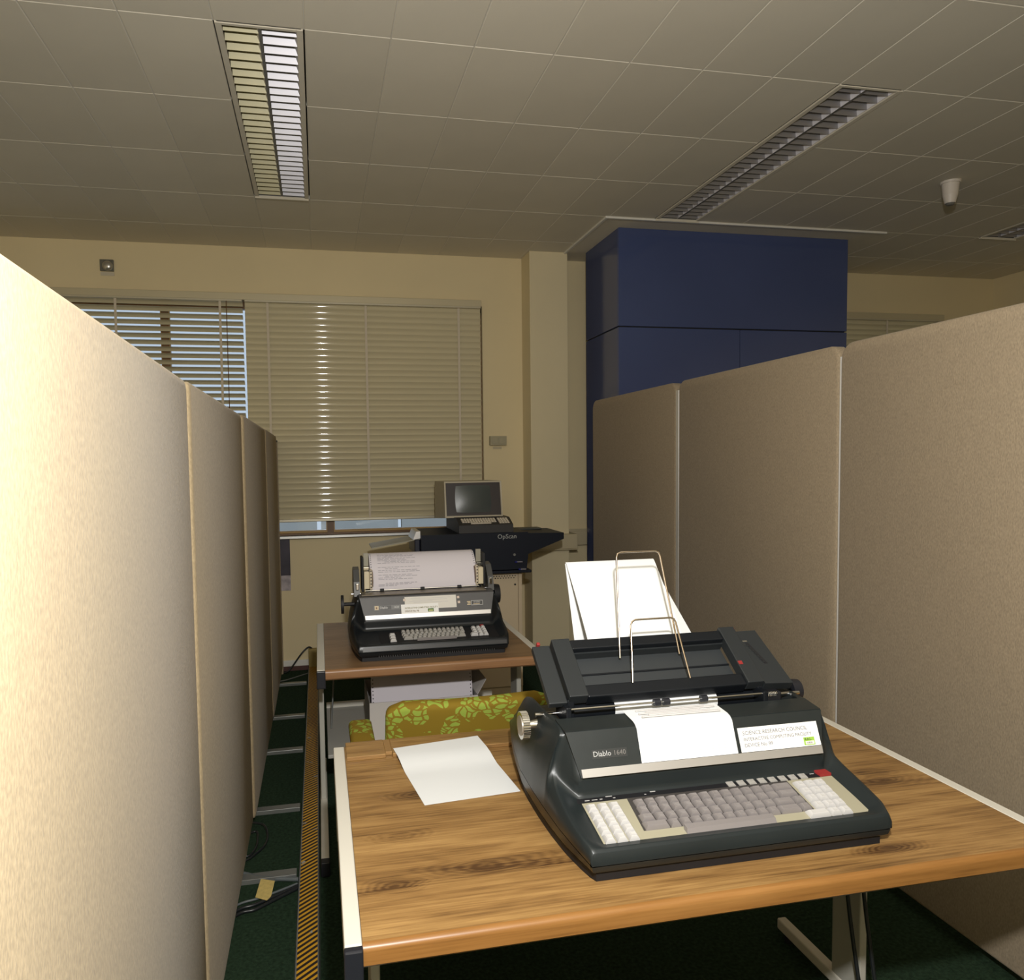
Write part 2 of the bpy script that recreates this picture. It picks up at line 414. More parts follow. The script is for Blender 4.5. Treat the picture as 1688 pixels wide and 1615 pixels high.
for k in range(14):
    x = -7+k*1.4
    finish('cladding_panel', box(BM(), x+.03, x+1.36, 13, 13.2, -3, 1.0), M_facade, fa)

def blind(label, x0, x1, ztop, zbot, pitch, tilt, tapes, ycen, cords=()):
    t = thing('venetian_blind', label, 'blind', ((x0+x1)/2, ycen, zbot-.03))
    finish('headrail', box(BM(), x0, x1, ycen-.028, ycen+.028, ztop, ztop+.045, .004), M_rail, t)
    # one curved slat, shared
    w = 0.05; rows = []
    R_ = Matrix.Rotation(-tilt, 4, 'X')
    for k in range(9):
        s = -0.5+k/8; p = R_ @ Vector((0, s*w, 0.0060*(1-(2*s)**2)))
        rows.append([(x0-(x0+x1)/2, p.y, p.z), (x1-(x0+x1)/2, p.y, p.z)])
    b = BM(); gridsurf(b, rows); bmesh.ops.recalc_face_normals(b, faces=b.faces); bmesh.ops.solidify(b, geom=b.faces[:], thickness=.0005)
    me = bpy.data.meshes.new('slat'); b.to_mesh(me); b.free(); me.materials.append(M_blind)
    for p in me.polygons: p.use_smooth = True
    me.set_sharp_from_angle(angle=math.radians(40))
    z = ztop-.012; n = 0; ns = int(round((ztop-.012-.02-zbot)/pitch)); pitch = (ztop-.012-.022-zbot)/ns
    while n <= ns:
        o = share('slat', me, t, ((x0+x1)/2, ycen, z)); o.rotation_euler = (random.uniform(-.02, .02), random.uniform(-.0006, .0006), 0)
        z -= pitch; n += 1
    finish('bottom_rail', box(BM(), x0, x1, ycen-.016, ycen+.016, zbot-.018, zbot+.004, .004), M_rail, t)
    hw = abs(math.cos(tilt))*w/2+.004
    for tx in tapes: finish('ladder_tape', box(BM(), tx-.008, tx+.008, ycen-hw-.002, ycen-hw, zbot, ztop), M_blindtape, t)
    for tx in cords: finish('pull_cord', cyl(BM(), (tx, ycen-.04, 1.3), (tx, ycen-.04, ztop), .003, seg=6), M_brown, t)
    return t
blind('wide closed venetian blind hanging behind the screen terminal', -0.474, 1.212, 2.635, 1.105, .0432, math.radians(79), (-.32, .364, 1.045), 5.445)
blind('half open venetian blind with daylight between its slats', -2.25, -0.488, 2.635, 1.105, .0455, math.radians(30), (-1.31, -.637), 5.445, (-.592,))
blind('venetian blind mostly hidden behind the blue casing', 3.98, 5.24, 2.635, 1.105, .0432, math.radians(62), (4.70,), 5.445)
bm = BM(); box(bm, -2.35, 1.215, YW-.075, YW-.001, 2.648, 2.695, .003); struct(finish('trim_3', bm, mat('pelmet', (0.60, 0.53, 0.36), 0.35, 0.15)))
bm = BM(); box(bm, 3.97, 5.25, YW-.075, YW-.001, 2.648, 2.695, .003); struct(finish('trim_4', bm, MATS['pelmet']))

# ------------------------------------------------------------------ ceiling lights
def ceiling_light(c, label, yellow):
    x0 = TX0+c*TW+.004; x1 = x0+TW-.008; y0 = TY0+.004; y1 = TY0+3*TL-.004; xm_ = (x0+x1)/2
    t = thing('ceiling_light', label, 'ceiling light', (xm_, (y0+y1)/2, ZC), 'recessed louvre lights in the tiled ceiling')
    bm = BM(); h = 3.15
    box(bm, x0+.006, x0+.014, y0, y1, ZC+.0, h); box(bm, x1-.014, x1-.006, y0, y1, ZC, h); box(bm, x0+.006, x1-.006, y0, y0+.008, ZC, h)
    box(bm, x0+.006, x1-.006, y1-.008, y1, ZC, h); box(bm, x0+.006, x1-.006, y0, y1, h, h+.008)
    finish('housing', bm, M_lampbox, t)
    bm = BM()
    box(bm, x0, x0+.022, y0, y1, ZC-.004, ZC+.004, .001, 1); box(bm, x1-.022, x1, y0, y1, ZC-.004, ZC+.004, .001, 1)
    box(bm, x0+.022, x1-.022, y0, y0+.014, ZC-.004, ZC+.004, .001, 1); box(bm, x0, x1, y1-.012, y1+.004, ZC-.012, ZC+.004, .001, 1)
    finish('trim_frame', bm, M_tile, t)
    finish('divider', box(BM(), xm_-.006, xm_+.006, y0+.014, y1-.012, ZC+.004, ZC+.05), M_lampbox, t)
    for s, (a, b_) in enumerate(((x0+.022, xm_-.006), (xm_+.006, x1-.022))):
        # sloping side reflectors
        finish('reflector', prism(BM(), [(b_, y0+.014, ZC+.004), (b_-.022, y0+.014, ZC+.055), (b_, y0+.014, ZC+.055)], (0, y1-y0-.03, 0)), M_reflector, t)
        finish('tube_lamp', cyl(BM(), ((a+b_)/2, y0+.03, 3.105), ((a+b_)/2, y1-.03, 3.105), .013, seg=10), M_white, t)
        n = 27; step = (y1-y0-.03)/n
        me = None
        for k in range(n):
            yy = y0+.018+step*(k+.5)
            if me is None:
                bmx = BM(); prism(bmx, [(a, yy+.008, ZC+.003), (a, yy+.010, ZC+.003), (a, yy+.004, ZC+.048), (a, yy-.011, ZC+.048)], (b_-a, 0, 0))
                o = finish('louvre_blade', bmx, M_louvrey if (yellow and s == 0) else M_louvre, t); me = o.data
                base = yy
            else:
                o = bpy.data.objects.new('louvre_blade', me); C.objects.link(o); o.parent = t; o.location = (0, yy-base, 0)
    return t
ceiling_light(-1, 'recessed ceiling light with one row of louvre blades yellowed', True)
ceiling_light(7, 'recessed ceiling light whose louvre runs up to the blue casing', False)
ceiling_light(15, 'recessed ceiling light past the smoke detector near the right wall', False)

d = thing('smoke_detector', 'white cone-shaped smoke detector hanging from the ceiling tiles', 'detector', (3.51, 3.60, ZC))
bm = BM(); cyl(bm, (3.51, 3.6, ZC), (3.51, 3.6, ZC-.012), .052, .050, 28); finish('mounting_ring', bm, M_detector, d, 40)
bm = BM(); cyl(bm, (3.51, 3.6, ZC-.012), (3.51, 3.6, ZC-.075), .044, .038, 28); cyl(bm, (3.51, 3.6, ZC-.075), (3.51, 3.6, ZC-.118), .038, .027, 28); finish('body', bm, M_detector, d, 40)
bm = BM(); cyl(bm, (3.51, 3.6, ZC-.118), (3.51, 3.6, ZC-.128), .024, .017, 24); finish('tip', bm, M_lampbox, d, 40)
for k in range(6):
    a = k*PI/3+.5; 0 and finish('vent_slot', box(BM(), 3.51+.0345*math.cos(a)-.003, 3.51+.0345*math.cos(a)+.003, 3.6+.0345*math.sin(a)-.003, 3.6+.0345*math.sin(a)+.003, ZC-.108, ZC-.085), M_lampbox, d)

# wall fittings
p0 = on(165, 428, y=YW); p1 = on(188.5, 448, y=YW)
t = thing('wall_bell', 'small grey square sounder with a round dome high on the wall', 'bell', ((p0.x+p1.x)/2, YW, p1.z))
finish('backplate', box(BM(), p0.x, p1.x, YW-.018, YW, p1.z, p0.z, .003), M_speakergrey, t)
bm = BM(); bmesh.ops.create_uvsphere(bm, u_segments=20, v_segments=12, radius=.034, matrix=Matrix.Translation(((p0.x+p1.x)/2+.006, YW-.018, (p0.z+p1.z)/2-.004)) @ Matrix.Diagonal((1, .6, 1, 1))); finish('dome', bm, mat('dome_metal', (.55, .54, .5), .3, .8), t, 60)
finish('label_plate', box(BM(), p0.x, p1.x, YW-.004, YW, p1.z-.028, p1.z-.004), mat('plate_grey', (.6, .54, .42), .5), t)
p0 = on(806, 719, y=YW); p1 = on(833, 734, y=YW)
t = thing('light_switch', 'double light switch box on the wall beside the blind', 'light switch', ((p0.x+p1.x)/2, YW, p1.z))
finish('box', box(BM(), p0.x, p1.x, YW-.045, YW, p1.z, p0.z, .003), mat('switch_box', (.40, .36, .24), .5), t)
for k in (0, 1):
    xa_ = p0.x+.012+k*.055; finish('rocker', box(BM(), xa_, xa_+.045, YW-.05, YW-.044, p1.z+.012, p0.z-.012, .002), mat('switch_box', None), t)
finish('label_strip', box(BM(), p0.x+.03, p1.x-.03, YW-.002, YW, p1.z-.028, p1.z-.01), M_trunk, t)
p0 = on(477.5, 888, y=YW); p1 = on(477.5, 948, y=YW); p2 = on(477.5, 973, y=YW)
t = thing('poster', 'dark poster with a pale lower corner on the wall under the window', 'poster', (-.36, YW, p2.z))
finish('print', box(BM(), -.52, p0.x, YW-.006, YW, p1.z, p0.z, .001), M_poster, t)
finish('lower_band', box(BM(), -.52, p0.x, YW-.006, YW, p2.z, p1.z, .001), mat('poster_pale', (.45, .4, .42), .6, var=.4, vscale=20), t)

# ------------------------------------------------------------------ partitions
def rounded_panel(bm, x0, x1, y0, y1, z0, z1, r=.03, nose=.02):
    "padded panel: outline rounded in the Y-Z plane, edges rounded over"
    pts = []
    for (cy_, cz_, a0) in ((y1-r, z1-r, 0), (y0+r, z1-r, 90), (y0+r, z0+r, 180), (y1-r, z0+r, 270)):
        for k in range(6):
            a = math.radians(a0+k*18); pts.append((cy_+r*math.cos(a), cz_+r*math.sin(a)))
    cyc, czc = (y0+y1)/2, (z0+z1)/2
    rings = []
    prof = [(0, nose), (.25, nose*.45), (.6, nose*.12), (1, 0)]
    seq = [(x0+nose*t, o) for t, o in prof]+[(x1-nose*t, o) for t, o in prof[::-1]]
    for (x, ins) in seq:
        rings.append([bm.verts.new((x, y-math.copysign(ins, y-cyc), z-math.copysign(ins, z-czc))) for (y, z) in pts])
    n = len(pts)
    for a, b_ in zip(rings[:-1], rings[1:]):
        for k in range(n): bm.faces.new((a[k], a[(k+1) % n], b_[(k+1) % n], b_[k]))
    bm.faces.new(rings[0]); bm.faces.new(rings[-1][::-1])
    return bm
LP = [(-.2865, .64, 1.845), (-.292, 1.8465, 3.05), (-.283, 3.0515, 4.255), (-.279, 4.2565, 5.32)]
LPL = ['beige fabric partition with a bleached glare, longest of its row in view', 'beige fabric partition second from the window wall but one, beside the loose cables',
       'beige fabric partition one panel short of the window wall', 'beige fabric partition ending the row at the window wall']
LPL[1] = 'beige fabric partition next to the glaring one, third from the window wall'
for (x, y0, y1), lab in zip(LP, LPL):
    t = thing('office_partition', lab, 'partition', (x-.03, (y0+y1)/2, 0), 'beige partitions beside the hazard-striped duct')
    finish('fabric_panel', rounded_panel(BM(), x-.055, x, y0, y1, .06, 1.70, .045 if y1 > 5 else .022, .009), M_fab, t, 50)
    for fy in (y0+.19, y0+.86):
        if fy > 5.2: continue
        bm = BM(); box(bm, -.46, -.112, fy-.025, fy+.025, .0, .014, .002); box(bm, -.46, -.112, fy-.027, fy-.023, .0, .018, .001)
        finish('foot', bm, M_foot, t)
        finish('foot_post', box(BM(), x-.036, x-.02, fy-.015, fy+.015, .012, .08), M_foot, t)
    if y0 < 1: t.rotation_euler.z = .0175      # this panel stands a touch askew
    finish('end_post', box(BM(), x-.04, x-.022, y1-.012, y1+.002, .02, 1.66), M_foot, t)
t = thing('office_partition_post', 'slim dark post closing the beige partition row at the wall', 'post', (-.30, 5.40, 0))
finish('post', box(BM(), -.325, -.278, 5.385, 5.43, 0, 1.66, .006), M_fabr, t)
finish('cap', box(BM(), -.327, -.276, 5.383, 5.432, 1.66, 1.672, .004), M_rubber, t)
RPX = 1.87
RP = [(1.18, 2.385, 'taupe fabric partition beside the front desk with faint pink patches'), (2.395, 3.635, 'taupe fabric partition between the two chrome joint strips'), (3.645, 4.87, 'taupe fabric partition in front of the blue casing, last before the window wall')]
RP[1] = (2.392, 3.622, RP[1][2]); RP[2] = (3.655, 4.87, RP[2][2])
RP[0] = (1.18, 2.385, 'taupe fabric partition standing alongside the front desk')
for (y0, y1, lab) in RP:
    t = thing('office_partition', lab, 'partition', (RPX+.03, (y0+y1)/2, 0), 'taupe partitions beside the front desk')
    finish('fabric_panel', rounded_panel(BM(), RPX, RPX+.06, y0, y1, .05, 1.91, .055, .011), M_fabr, t, 50)
    if y0 < 3.6:
        g_ = .006 if y0 < 2 else .032
        finish('joint_strip', box(BM(), RPX+.003, RPX+.03, y1+.0003, y1+g_, .06, 1.865, .002), mat('joint_metal', (.72, .70, .66), .35, .25), t)
    for fy in (y0+.2, y1-.2): finish('foot', box(BM(), RPX-.02, RPX+.2, fy-.025, fy+.025, 0, .05, .004), M_foot, t)

# ------------------------------------------------------------------ cable duct cover with hazard stripes
m, N, L, b = nodes('hazard_tape', 0.45, 0.4)
tc = N.new('ShaderNodeTexCoord'); sp = N.new('ShaderNodeSeparateXYZ'); L.new(tc.outputs['Object'], sp.inputs[0])
ph = math_(N, L, 'SUBTRACT', sp.outputs[1], math_(N, L, 'MULTIPLY', sp.outputs[0], 0.85))
fr_ = math_(N, L, 'FRACT', math_(N, L, 'DIVIDE', ph, .0245))
st = math_(N, L, 'GREATER_THAN', fr_, .52)
nz = N.new('ShaderNodeTexNoise'); nz.inputs['Scale'].default_value = 25; nz.inputs['Detail'].default_value = 6; L.new(tc.outputs['Object'], nz.inputs['Vector'])
wear = math_(N, L, 'GREATER_THAN', nz.outputs['Fac'], .685)
mx1 = N.new('ShaderNodeMix'); mx1.data_type = 'RGBA'; L.new(st, mx1.inputs[0]); mx1.inputs[6].default_value = (.018, .014, .016, 1); mx1.inputs[7].default_value = (.62, .33, .022, 1)
mx2 = N.new('ShaderNodeMix'); mx2.data_type = 'RGBA'; L.new(wear, mx2.inputs[0]); L.new(mx1.outputs[2], mx2.inputs[6]); mx2.inputs[7].default_value = (.33, .31, .28, 1)
L.new(mx2.outputs[2], b.inputs['Base Color'])
t = thing('cable_duct', 'long low cable duct on the carpet covered in yellow and black hazard tape', 'cable duct', (-.067, 3.6, 0))
finish('hazard_tape', box(BM(), -.097, -.037, 1.2, 5.42, .030, .0325), m, t)
bm = BM(); prism(bm, [(-.106, 1.2, 0), (-.101, 1.2, .030), (-.034, 1.2, .030), (-.029, 1.2, 0)], (0, 4.22, 0)); finish('duct_cover', bm, mat('duct_grey', (.25, .26, .26), .4, .5), t)
bm = BM(); box(bm, -.100, -.036, 5.42, 5.47, 0, .16, .004); finish('riser', bm, mat('duct_ochre', (.33, .25, .08), .6), t)

def cable(name, label, pts, r, m_, smooth=6):
    o = finish(name, tube(BM(), pts, r, 8, smooth), m_, smooth=60); tag(o, label, 'cable'); return o
def F(px, py, z=.006): p = on(px, py, z=z); return (p.x, p.y, z)
cable('power_cable', 'thin black cable looping furthest out from the partition onto the carpet', [(-.36, 3.16, .006), F(432, 1358), F(441, 1375), F(437, 1392), F(424, 1405), (-.31, 2.84, .006), (-.40, 2.85, .006)], .0045, M_cable)
cable('power_cable', 'thin black cable in the tighter loop beside the partition foot', [(-.36, 3.00, .006), F(421, 1370), F(424.5, 1385), F(421, 1398), F(411, 1410), (-.34, 2.875, .006)], .0045, M_cable)
cable('grey_conduit', 'grey cable running beside a partition foot to the striped duct', [(-.40, 2.79, .007), F(403, 1440, .007), F(425, 1446, .007), F(455, 1448, .007), F(492, 1449, .007)], .008, M_gcable)
cable('power_cable', 'black cable under the yellow card with a bright sheen', [(-.40, 2.47, .006), F(392, 1491), F(424, 1481), F(455, 1470), F(490, 1456)], .004, M_gcable)
cable('power_cable', 'upper of two thick black cables running into the striped duct', [(-.42, 2.40, .007), F(390, 1501, .007), F(420, 1491, .007), F(455, 1476, .007), F(492, 1459, .007)], .006, M_cable)
cable('power_cable', 'lower of two thick black cables running into the striped duct', [(-.42, 2.36, .007), F(390, 1508, .007), F(420, 1499, .007), F(452, 1483, .007), F(492, 1463, .007)], .006, M_cable)
cable('wall_cable', 'black cable dropping from the duct riser to the skirting', [(-.07, 5.46, .152), (-.10, 5.455, .17), (-.15, 5.44, .13), (-.235, 5.43, .02), (-.28, 5.40, .006), (-.36, 5.38, .006)], .006, M_cable)
cable('floor_wire', 'pale wire crossing the carpet at the far end of the duct', [(-.30, 5.20, .006), (-.24, 5.23, .006), (-.10, 5.36, .006)], .004, M_foot)
# yellow card
q = [on(a, b_, z=.014) for a, b_ in ((430, 1449), (453, 1452), (447, 1477), (440, 1484), (421, 1479))]
o = finish('yellow_card', prism(BM(), [(p.x, p.y, .014) for p in q], (0, 0, .0012)), M_yellow); tag(o, 'yellow card lying on the cables by the partition', 'card')

# ------------------------------------------------------------------ desks
DZ = .72
def desk(label, x0, x1, y0, y1, rail, wm, edge_m, group, inset=0.0, dy=0.0):
    t = thing('desk', label, 'desk', ((x0+x1)/2, (y0+y1)/2, 0), group)
    # top board, rounded front edge
    prof = [(y1-.002, DZ-.04), (y1-.002, DZ-.0005)]
    for k in range(7):
        a = math.radians(90+k*15); prof.append((y0+.012+.012*math.cos(a), DZ-.012-.0005+.012*math.sin(a)))
    prof += [(y0, DZ-.034), (y0+.006, DZ-.04)]
    pt = [(y1-.002, DZ-.04), (y1-.002, DZ-.0005), (y0+.012, DZ-.0005), (y0+.012, DZ-.04)]
    bm = BM(); prism(bm, [(x0+rail, y, z) for y, z in pt], (x1-x0-2*rail, 0, 0)); top = finish('table_top', bm, wm, t, 35)
    pe = [(y0+.012, DZ-.0005)]+prof[3:]+[(y0+.012, DZ-.04)]
    bm = BM(); prism(bm, [(x0+rail, y, z) for y, z in pe], (x1-x0-2*rail, 0, 0)); finish('front_edge', bm, edge_m, t, 35)
    for s, xa_ in ((0, x0), (1, x1-rail)):
        finish('side_rail', box(BM(), xa_+.0005, xa_+rail-.0005, y0+.006, y1, DZ-.058, DZ, .0025), M_deskmetal, t)
        cap = BM(); box(cap, xa_-.0005, xa_+rail+.0005, y0-.010, y0+.006, DZ-.068, DZ-.001, .003); finish('end_cap', cap, M_rubber, t)
        ym = (y0+y1)/2+dy
        xi = xa_+.003+(inset if s == 0 else -inset)
        if inset: finish('leg_bracket', box(BM(), min(xi, xa_), max(xi+.022, xa_+rail), ym-.05, ym+.05, DZ-.075, DZ-.042), M_deskgrey, t)
        finish('leg', box(BM(), xi, xi+.022, ym-.055, ym+.055, .055, DZ-.055, .004), M_deskgrey, t)
        finish('foot', box(BM(), xi-.003, xi+.027, y0-.12, y1-.02, .022, .056, .005), M_deskmetal, t)
        cb = BM(); box(cb, xi-.004, xi+.028, y0-.155, y0-.12, .004, .058, .004); finish('foot_cap', cb, M_rubber, t)
        finish('foot_glide', cyl(BM(), (xi+.012, y1-.06, 0), (xi+.012, y1-.06, .024), .012), M_rubber, t)
        finish('foot_glide', cyl(BM(), (xi+.012, y0-.13, 0), (xi+.012, y0-.13, .008), .012), M_rubber, t)
    finish('cross_beam', box(BM(), x0+rail, x1-rail, (y0+y1)/2-.012, (y0+y1)/2+.012, DZ-.11, DZ-.042), M_deskgrey, t)
    return t
W1 = wood('teak_veneer', (.075, .036, .014), (.25, .136, .046), (.43, .258, .094),
          [(-.745+.30, -.43+.19, .13, .05), (-.745+.155, -.43+.33, .09, .035), (-.745+.115, -.43+.155, .08, .03), (.58, -.09, .13, .06), (-.745+.25, -.43+.52, .12, .03), (.35, -.36, .08, .04)])
W2 = wood('walnut_veneer', (.10, .055, .028), (.215, .125, .062), (.30, .18, .092), [(.1, .0, .12, .03), (-.25, -.2, .1, .03)])
d1 = desk('teak topped desk carrying the typewriter with the upright paper and wire rack', .022, 1.475, 1.169, 2.035, .030, W1, wood('teak_edge', (.16, .070, .018), (.245, .112, .029), (.31, .15, .043), []), 'desks with enamelled side rails', .065, .11)
# leg frame of the right side sits a little inwards; raised ledge at the back of the top
bm = BM(); box(bm, .055, .158, 1.928, 2.034, DZ, DZ+.011, .0015, 1); finish('back_ledge', bm, W1, d1)
bm = BM(); box(bm, .176, 1.442, 1.928, 2.034, DZ, DZ+.011, .0015, 1); finish('back_ledge', bm, W1, d1)
bm = BM(); box(bm, .158, .176, 1.945, 2.034, DZ, DZ+.010, .001, 1); finish('ledge_joint', bm, mat('ledge_joint', (.30, .17, .06), .4), d1)
d2 = desk('walnut topped desk standing by the window wall with a paper box on its shelf', -.024, .885, 2.815, 3.668, .032, W2, wood('walnut_edge', (.20, .10, .045), (.27, .14, .065), (.31, .17, .08), []), 'desks with enamelled side rails')
finish('lower_shelf', box(BM(), .012, .85, 3.05, 3.66, .285, .30, .002), mat('shelf_grey', (.36, .355, .33), .45), d2)
finish('shelf_back_rail', box(BM(), .012, .85, 3.652, 3.668, .285, .325, .002), M_deskmetal, d2)
finish('brace', tube(BM(), [(.03, 3.35, .305), (.06, 3.45, .68)], .004, 6), M_foot, d2)
# cables under the front desk
cable('hanging_cable', 'black cable hanging from the front desk beside its leg', [(1.33, 1.66, .66), (1.332, 1.65, .4), (1.334, 1.60, .15), (1.335, 1.55, .007), (1.33, 1.40, .006)], .005, M_cable)
cable('hanging_cable', 'second black cable hanging just outside the other under the front desk', [(1.366, 1.64, .66), (1.366, 1.63, .4), (1.366, 1.58, .15), (1.364, 1.54, .007), (1.36, 1.40, .006)], .005, M_cable)

# ------------------------------------------------------------------ typewriters
def interp(tab, n):
    "dense smooth resample of a table of rows"
    tab = np.array(tab, float); m_ = len(tab); out = []
    for i in range(m_-1):
        for k in range(n):
            out.append(tab[i]+(tab[i+1]-tab[i])*k/n)
    out.append(tab[-1]); return np.array(out)
def catmull(tab, n):
    P = np.array(tab, float); out = []
    for i in range(len(P)-1):
        a = P[max(i-1, 0)]; b_ = P[i]; c = P[i+1]; d_ = P[min(i+2, len(P)-1)]
        for k in range(n):
            t = k/n; out.append(.5*(2*b_+(c-a)*t+(2*a-5*b_+4*c-d_)*t*t+(3*b_-a-3*c+d_)*t**3))
    out.append(P[-1]); return np.array(out)
# plan of the parting line: v, half width, height
PART = [(0, .316, .036), (.03, .323, .041), (.06, .330, .046), (.12, .340, .053), (.20, .346, .059), (.28, .348, .062), (.38, .347, .066), (.48, .335, .074), (.56, .322, .080), (.64, .304, .084)]
def part_at(v):
    P = np.array(PART); return np.interp(v, P[:, 0], P[:, 1]), np.interp(v, P[:, 0], P[:, 2])
# upper shell stations: v ridge, half width ridge, w ridge, v centre, w centre
ST = [(0.000, .313, .060, 0.000, .060), (.006, .316, .066, .006, .0655), (.016, .319, .070, .016, .064), (.033, .325, .075, .028, .0625), (.07, .329, .082, .07, .070), (.105, .331, .090, .105, .0765),
      (.150, .331, .101, .140, .083), (.180, .3295, .112, .153, .087), (.198, .327, .126, .1595, .095), (.207, .323, .148, .1605, .128), (.206, .3165, .182, .178, .172), (.203, .309, .207, .195, .213),
      (.215, .306, .216, .203, .2165), (.24, .307, .2195, .24, .2195), (.285, .309, .221, .248, .2195), (.30, .310, .2215, .253, .2195), (.302, .310, .2215, .255, .150),
      (.36, .310, .221, .36, .150), (.44, .306, .215, .44, .150), (.50, .298, .196, .50, .150), (.56, .290, .168, .56, .150), (.64, .276, .10, .64, .10)]
def shell(bm, T):
    S_ = ST
    rows = []
    dens = []
    for i in range(len(S_)-1):
        for k in range(4): dens.append(np.array(S_[i])+(np.array(S_[i+1])-np.array(S_[i]))*k/4)
    dens.append(np.array(S_[-1]))
    # smooth the ridge columns only
    D_ = np.array(dens); sm = D_.copy()
    for it in range(2):
        sm[1:-1, :3] = (sm[:-2, :3]+2*sm[1:-1, :3]+sm[2:, :3])/4
    D_ = sm
    VPART = [0, .006, .016, .033, .066, .098, .13, .15, .166, .182, .198, .214, .23, .25, .285, .30, .302, .36, .44, .50, .56, .64]
    vp_d = np.interp(np.arange(len(D_))/4.0, np.arange(len(VPART)), VPART)
    def row(vr, hr, wr, vc, wc, vp):
        hp, wp = part_at(vp)
        side = [(hp, vp, wp)]
        for f_ in (.2, .4, .6, .8):
            bul = .0045*math.sin(PI*f_)
            side.append((hp+(hr-hp)*f_**1.25+bul, vp+(vr-vp)*f_, wp+f_*(wr-wp)))
        side += [(hr, vr, wr-.0015), (hr-.0015, vr+.0004, wr),
                (hr-.0075, vr+(vc-vr)*.04+.0004, wr+(wc-wr)*.02), (hr-.016, vr+(vc-vr)*.30, wr+(wc-wr)*.30), (.292, vr+(vc-vr)*.75, wr+(wc-wr)*.80), (.284, vc, wc), (.27, vc, wc), (.14, vc, wc)]
        pts = [(-a, b_, c) for a, b_, c in side]+[(0, vc, wc)]+[(a, b_, c) for a, b_, c in side[::-1]]
        return pts
    hp, wp = part_at(0)
    r0 = row(*D_[0], 0)
    rows.append([(p[0], -.0005 if abs(p[0]) < .31 else p[1], wp) for p in r0])
    for s, vp in zip(D_, vp_d): rows.append(row(*s, vp))
    rl = rows[-1]; hp, wp = part_at(.64); rows.append([(p[0], .642, wp) for p in rl])
    gridsurf(bm, [[T @ Vector(p) for p in r] for r in rows])
    return bm
def ring_outline(n=40, inset=0.0):
    vs = np.linspace(0, .64, n); L_ = []
    for v in vs:
        h, w = part_at(v); L_.append((-(h-inset), v+(inset if v < .02 else 0)-(inset if v > .62 else 0), w))
    R__ = [(-a, b_, c) for a, b_, c in L_[::-1]]
    return L_+R__
def pan(bm, T):
    o0 = ring_outline(40, .0); o1 = ring_outline(40, .003); o2 = ring_outline(40, .014)
    r0 = [bm.verts.new(T @ Vector((a, b_, c-.0016))) for a, b_, c in o0]
    r1 = [bm.verts.new(T @ Vector((a, b_, c*.5+.005))) for a, b_, c in o1]
    r2 = [bm.verts.new(T @ Vector((a, b_, .014))) for a, b_, c in o2]
    n = len(r0)
    for A, B in ((r0, r1), (r1, r2)):
        for k in range(n): bm.faces.new((A[k], A[(k+1) % n], B[(k+1) % n], B[k]))
    bm.faces.new(r2); return bm
def keycap(bm, w, d_, h=.0105, tw=.62, td=.60):
    "tapered cap with a dished top, base at the origin, w along X, d along Y"
    a = [(-w/2, -d_/2), (w/2, -d_/2), (w/2, d_/2), (-w/2, d_/2)]
    ix = min(.0046, w*.24); iy = min(.0042, d_*.22)
    b_ = [(-w/2+ix, -d_/2+iy*.7), (w/2-ix, -d_/2+iy*.7), (w/2-ix, d_/2-iy*1.3), (-w/2+ix, d_/2-iy*1.3)]
    va = [bm.verts.new((x, y, 0)) for x, y in a]; vm = [bm.verts.new((x*1.0, y*1.0, h*.35)) for x, y in a]; vb = [bm.verts.new((x, y, h)) for x, y in b_]
    c = bm.verts.new((0, 0, h-.0012))
    for A, B in ((va, vm), (vm, vb)):
        for k in range(4): bm.faces.new((A[k], A[(k+1) % 4], B[(k+1) % 4], B[k]))
    for k in range(4): bm.faces.new((vb[k], vb[(k+1) % 4], c))
    bm.faces.new(va[::-1])
    return bm
KME = {}
def key_mesh(w, d_, m_, h=.0105):
    k = (round(w, 4), round(d_, 4), m_.name, h)
    if k not in KME:
        b_ = BM(); keycap(b_, w, d_, h); bmesh.ops.recalc_face_normals(b_, faces=b_.faces)
        bmesh.ops.bevel(b_, geom=[e for e in b_.edges if e.calc_length() > .0005 and all(abs(v.co.z-h) < .0002 for v in e.verts)], offset=.0009, segments=2, affect='EDGES')
        me = bpy.data.meshes.new('key'); b_.to_mesh(me); b_.free(); me.materials.append(m_)
        for p in me.polygons: p.use_smooth = True
        me.set_sharp_from_angle(angle=math.radians(40)); KME[k] = me
    return KME[k]
def tw_frame(cx_, y0, s): return Matrix.Translation((cx_, y0, DZ)) @ Matrix.Diagonal((s, s, s, 1))
# plane of the keyboard deck in typewriter coordinates
DV0, DW0, DV1, DW1 = .020, .0595, .140, .083
DANG = math.atan2(DW1-DW0, DV1-DV0)
def deck(v): return DW0+(v-DV0)*math.tan(DANG)
def add_key(t, T, s, u, v, w_, d_, m_, lift=.0015, h=.0105):
    me = key_mesh(w_, d_, m_, h)
    p = T @ Vector((u, v, deck(v)+lift))
    o = share('key', me, t, p); o.rotation_euler = (DANG, 0, 0); o.scale = (s, s, s); return o
CV0, CV1 = Vector((0, .1595, .131)), Vector((0, .1945, .214))     # front cover, bottom and top line
CUP = (CV1-CV0).normalized(); CN = Vector((0, -CUP.z, CUP.y))
def cov(u, a, lift=.003): return Vector((u, 0, 0))+CV0+CUP*a+CN*lift
CLEN = (CV1-CV0).length
def cover_quad(bm, T, u0, u1, a0, a1, lift, th=.0012, u0t=None, u1t=None):
    u0t = u0 if u0t is None else u0t; u1t = u1 if u1t is None else u1t
    pts = [cov(u0, a0, lift), cov(u1, a0, lift), cov(u1t, a1, lift), cov(u0t, a1, lift)]
    prism(bm, [T @ p for p in pts], (T.to_3x3() @ (CN*th))); return bm
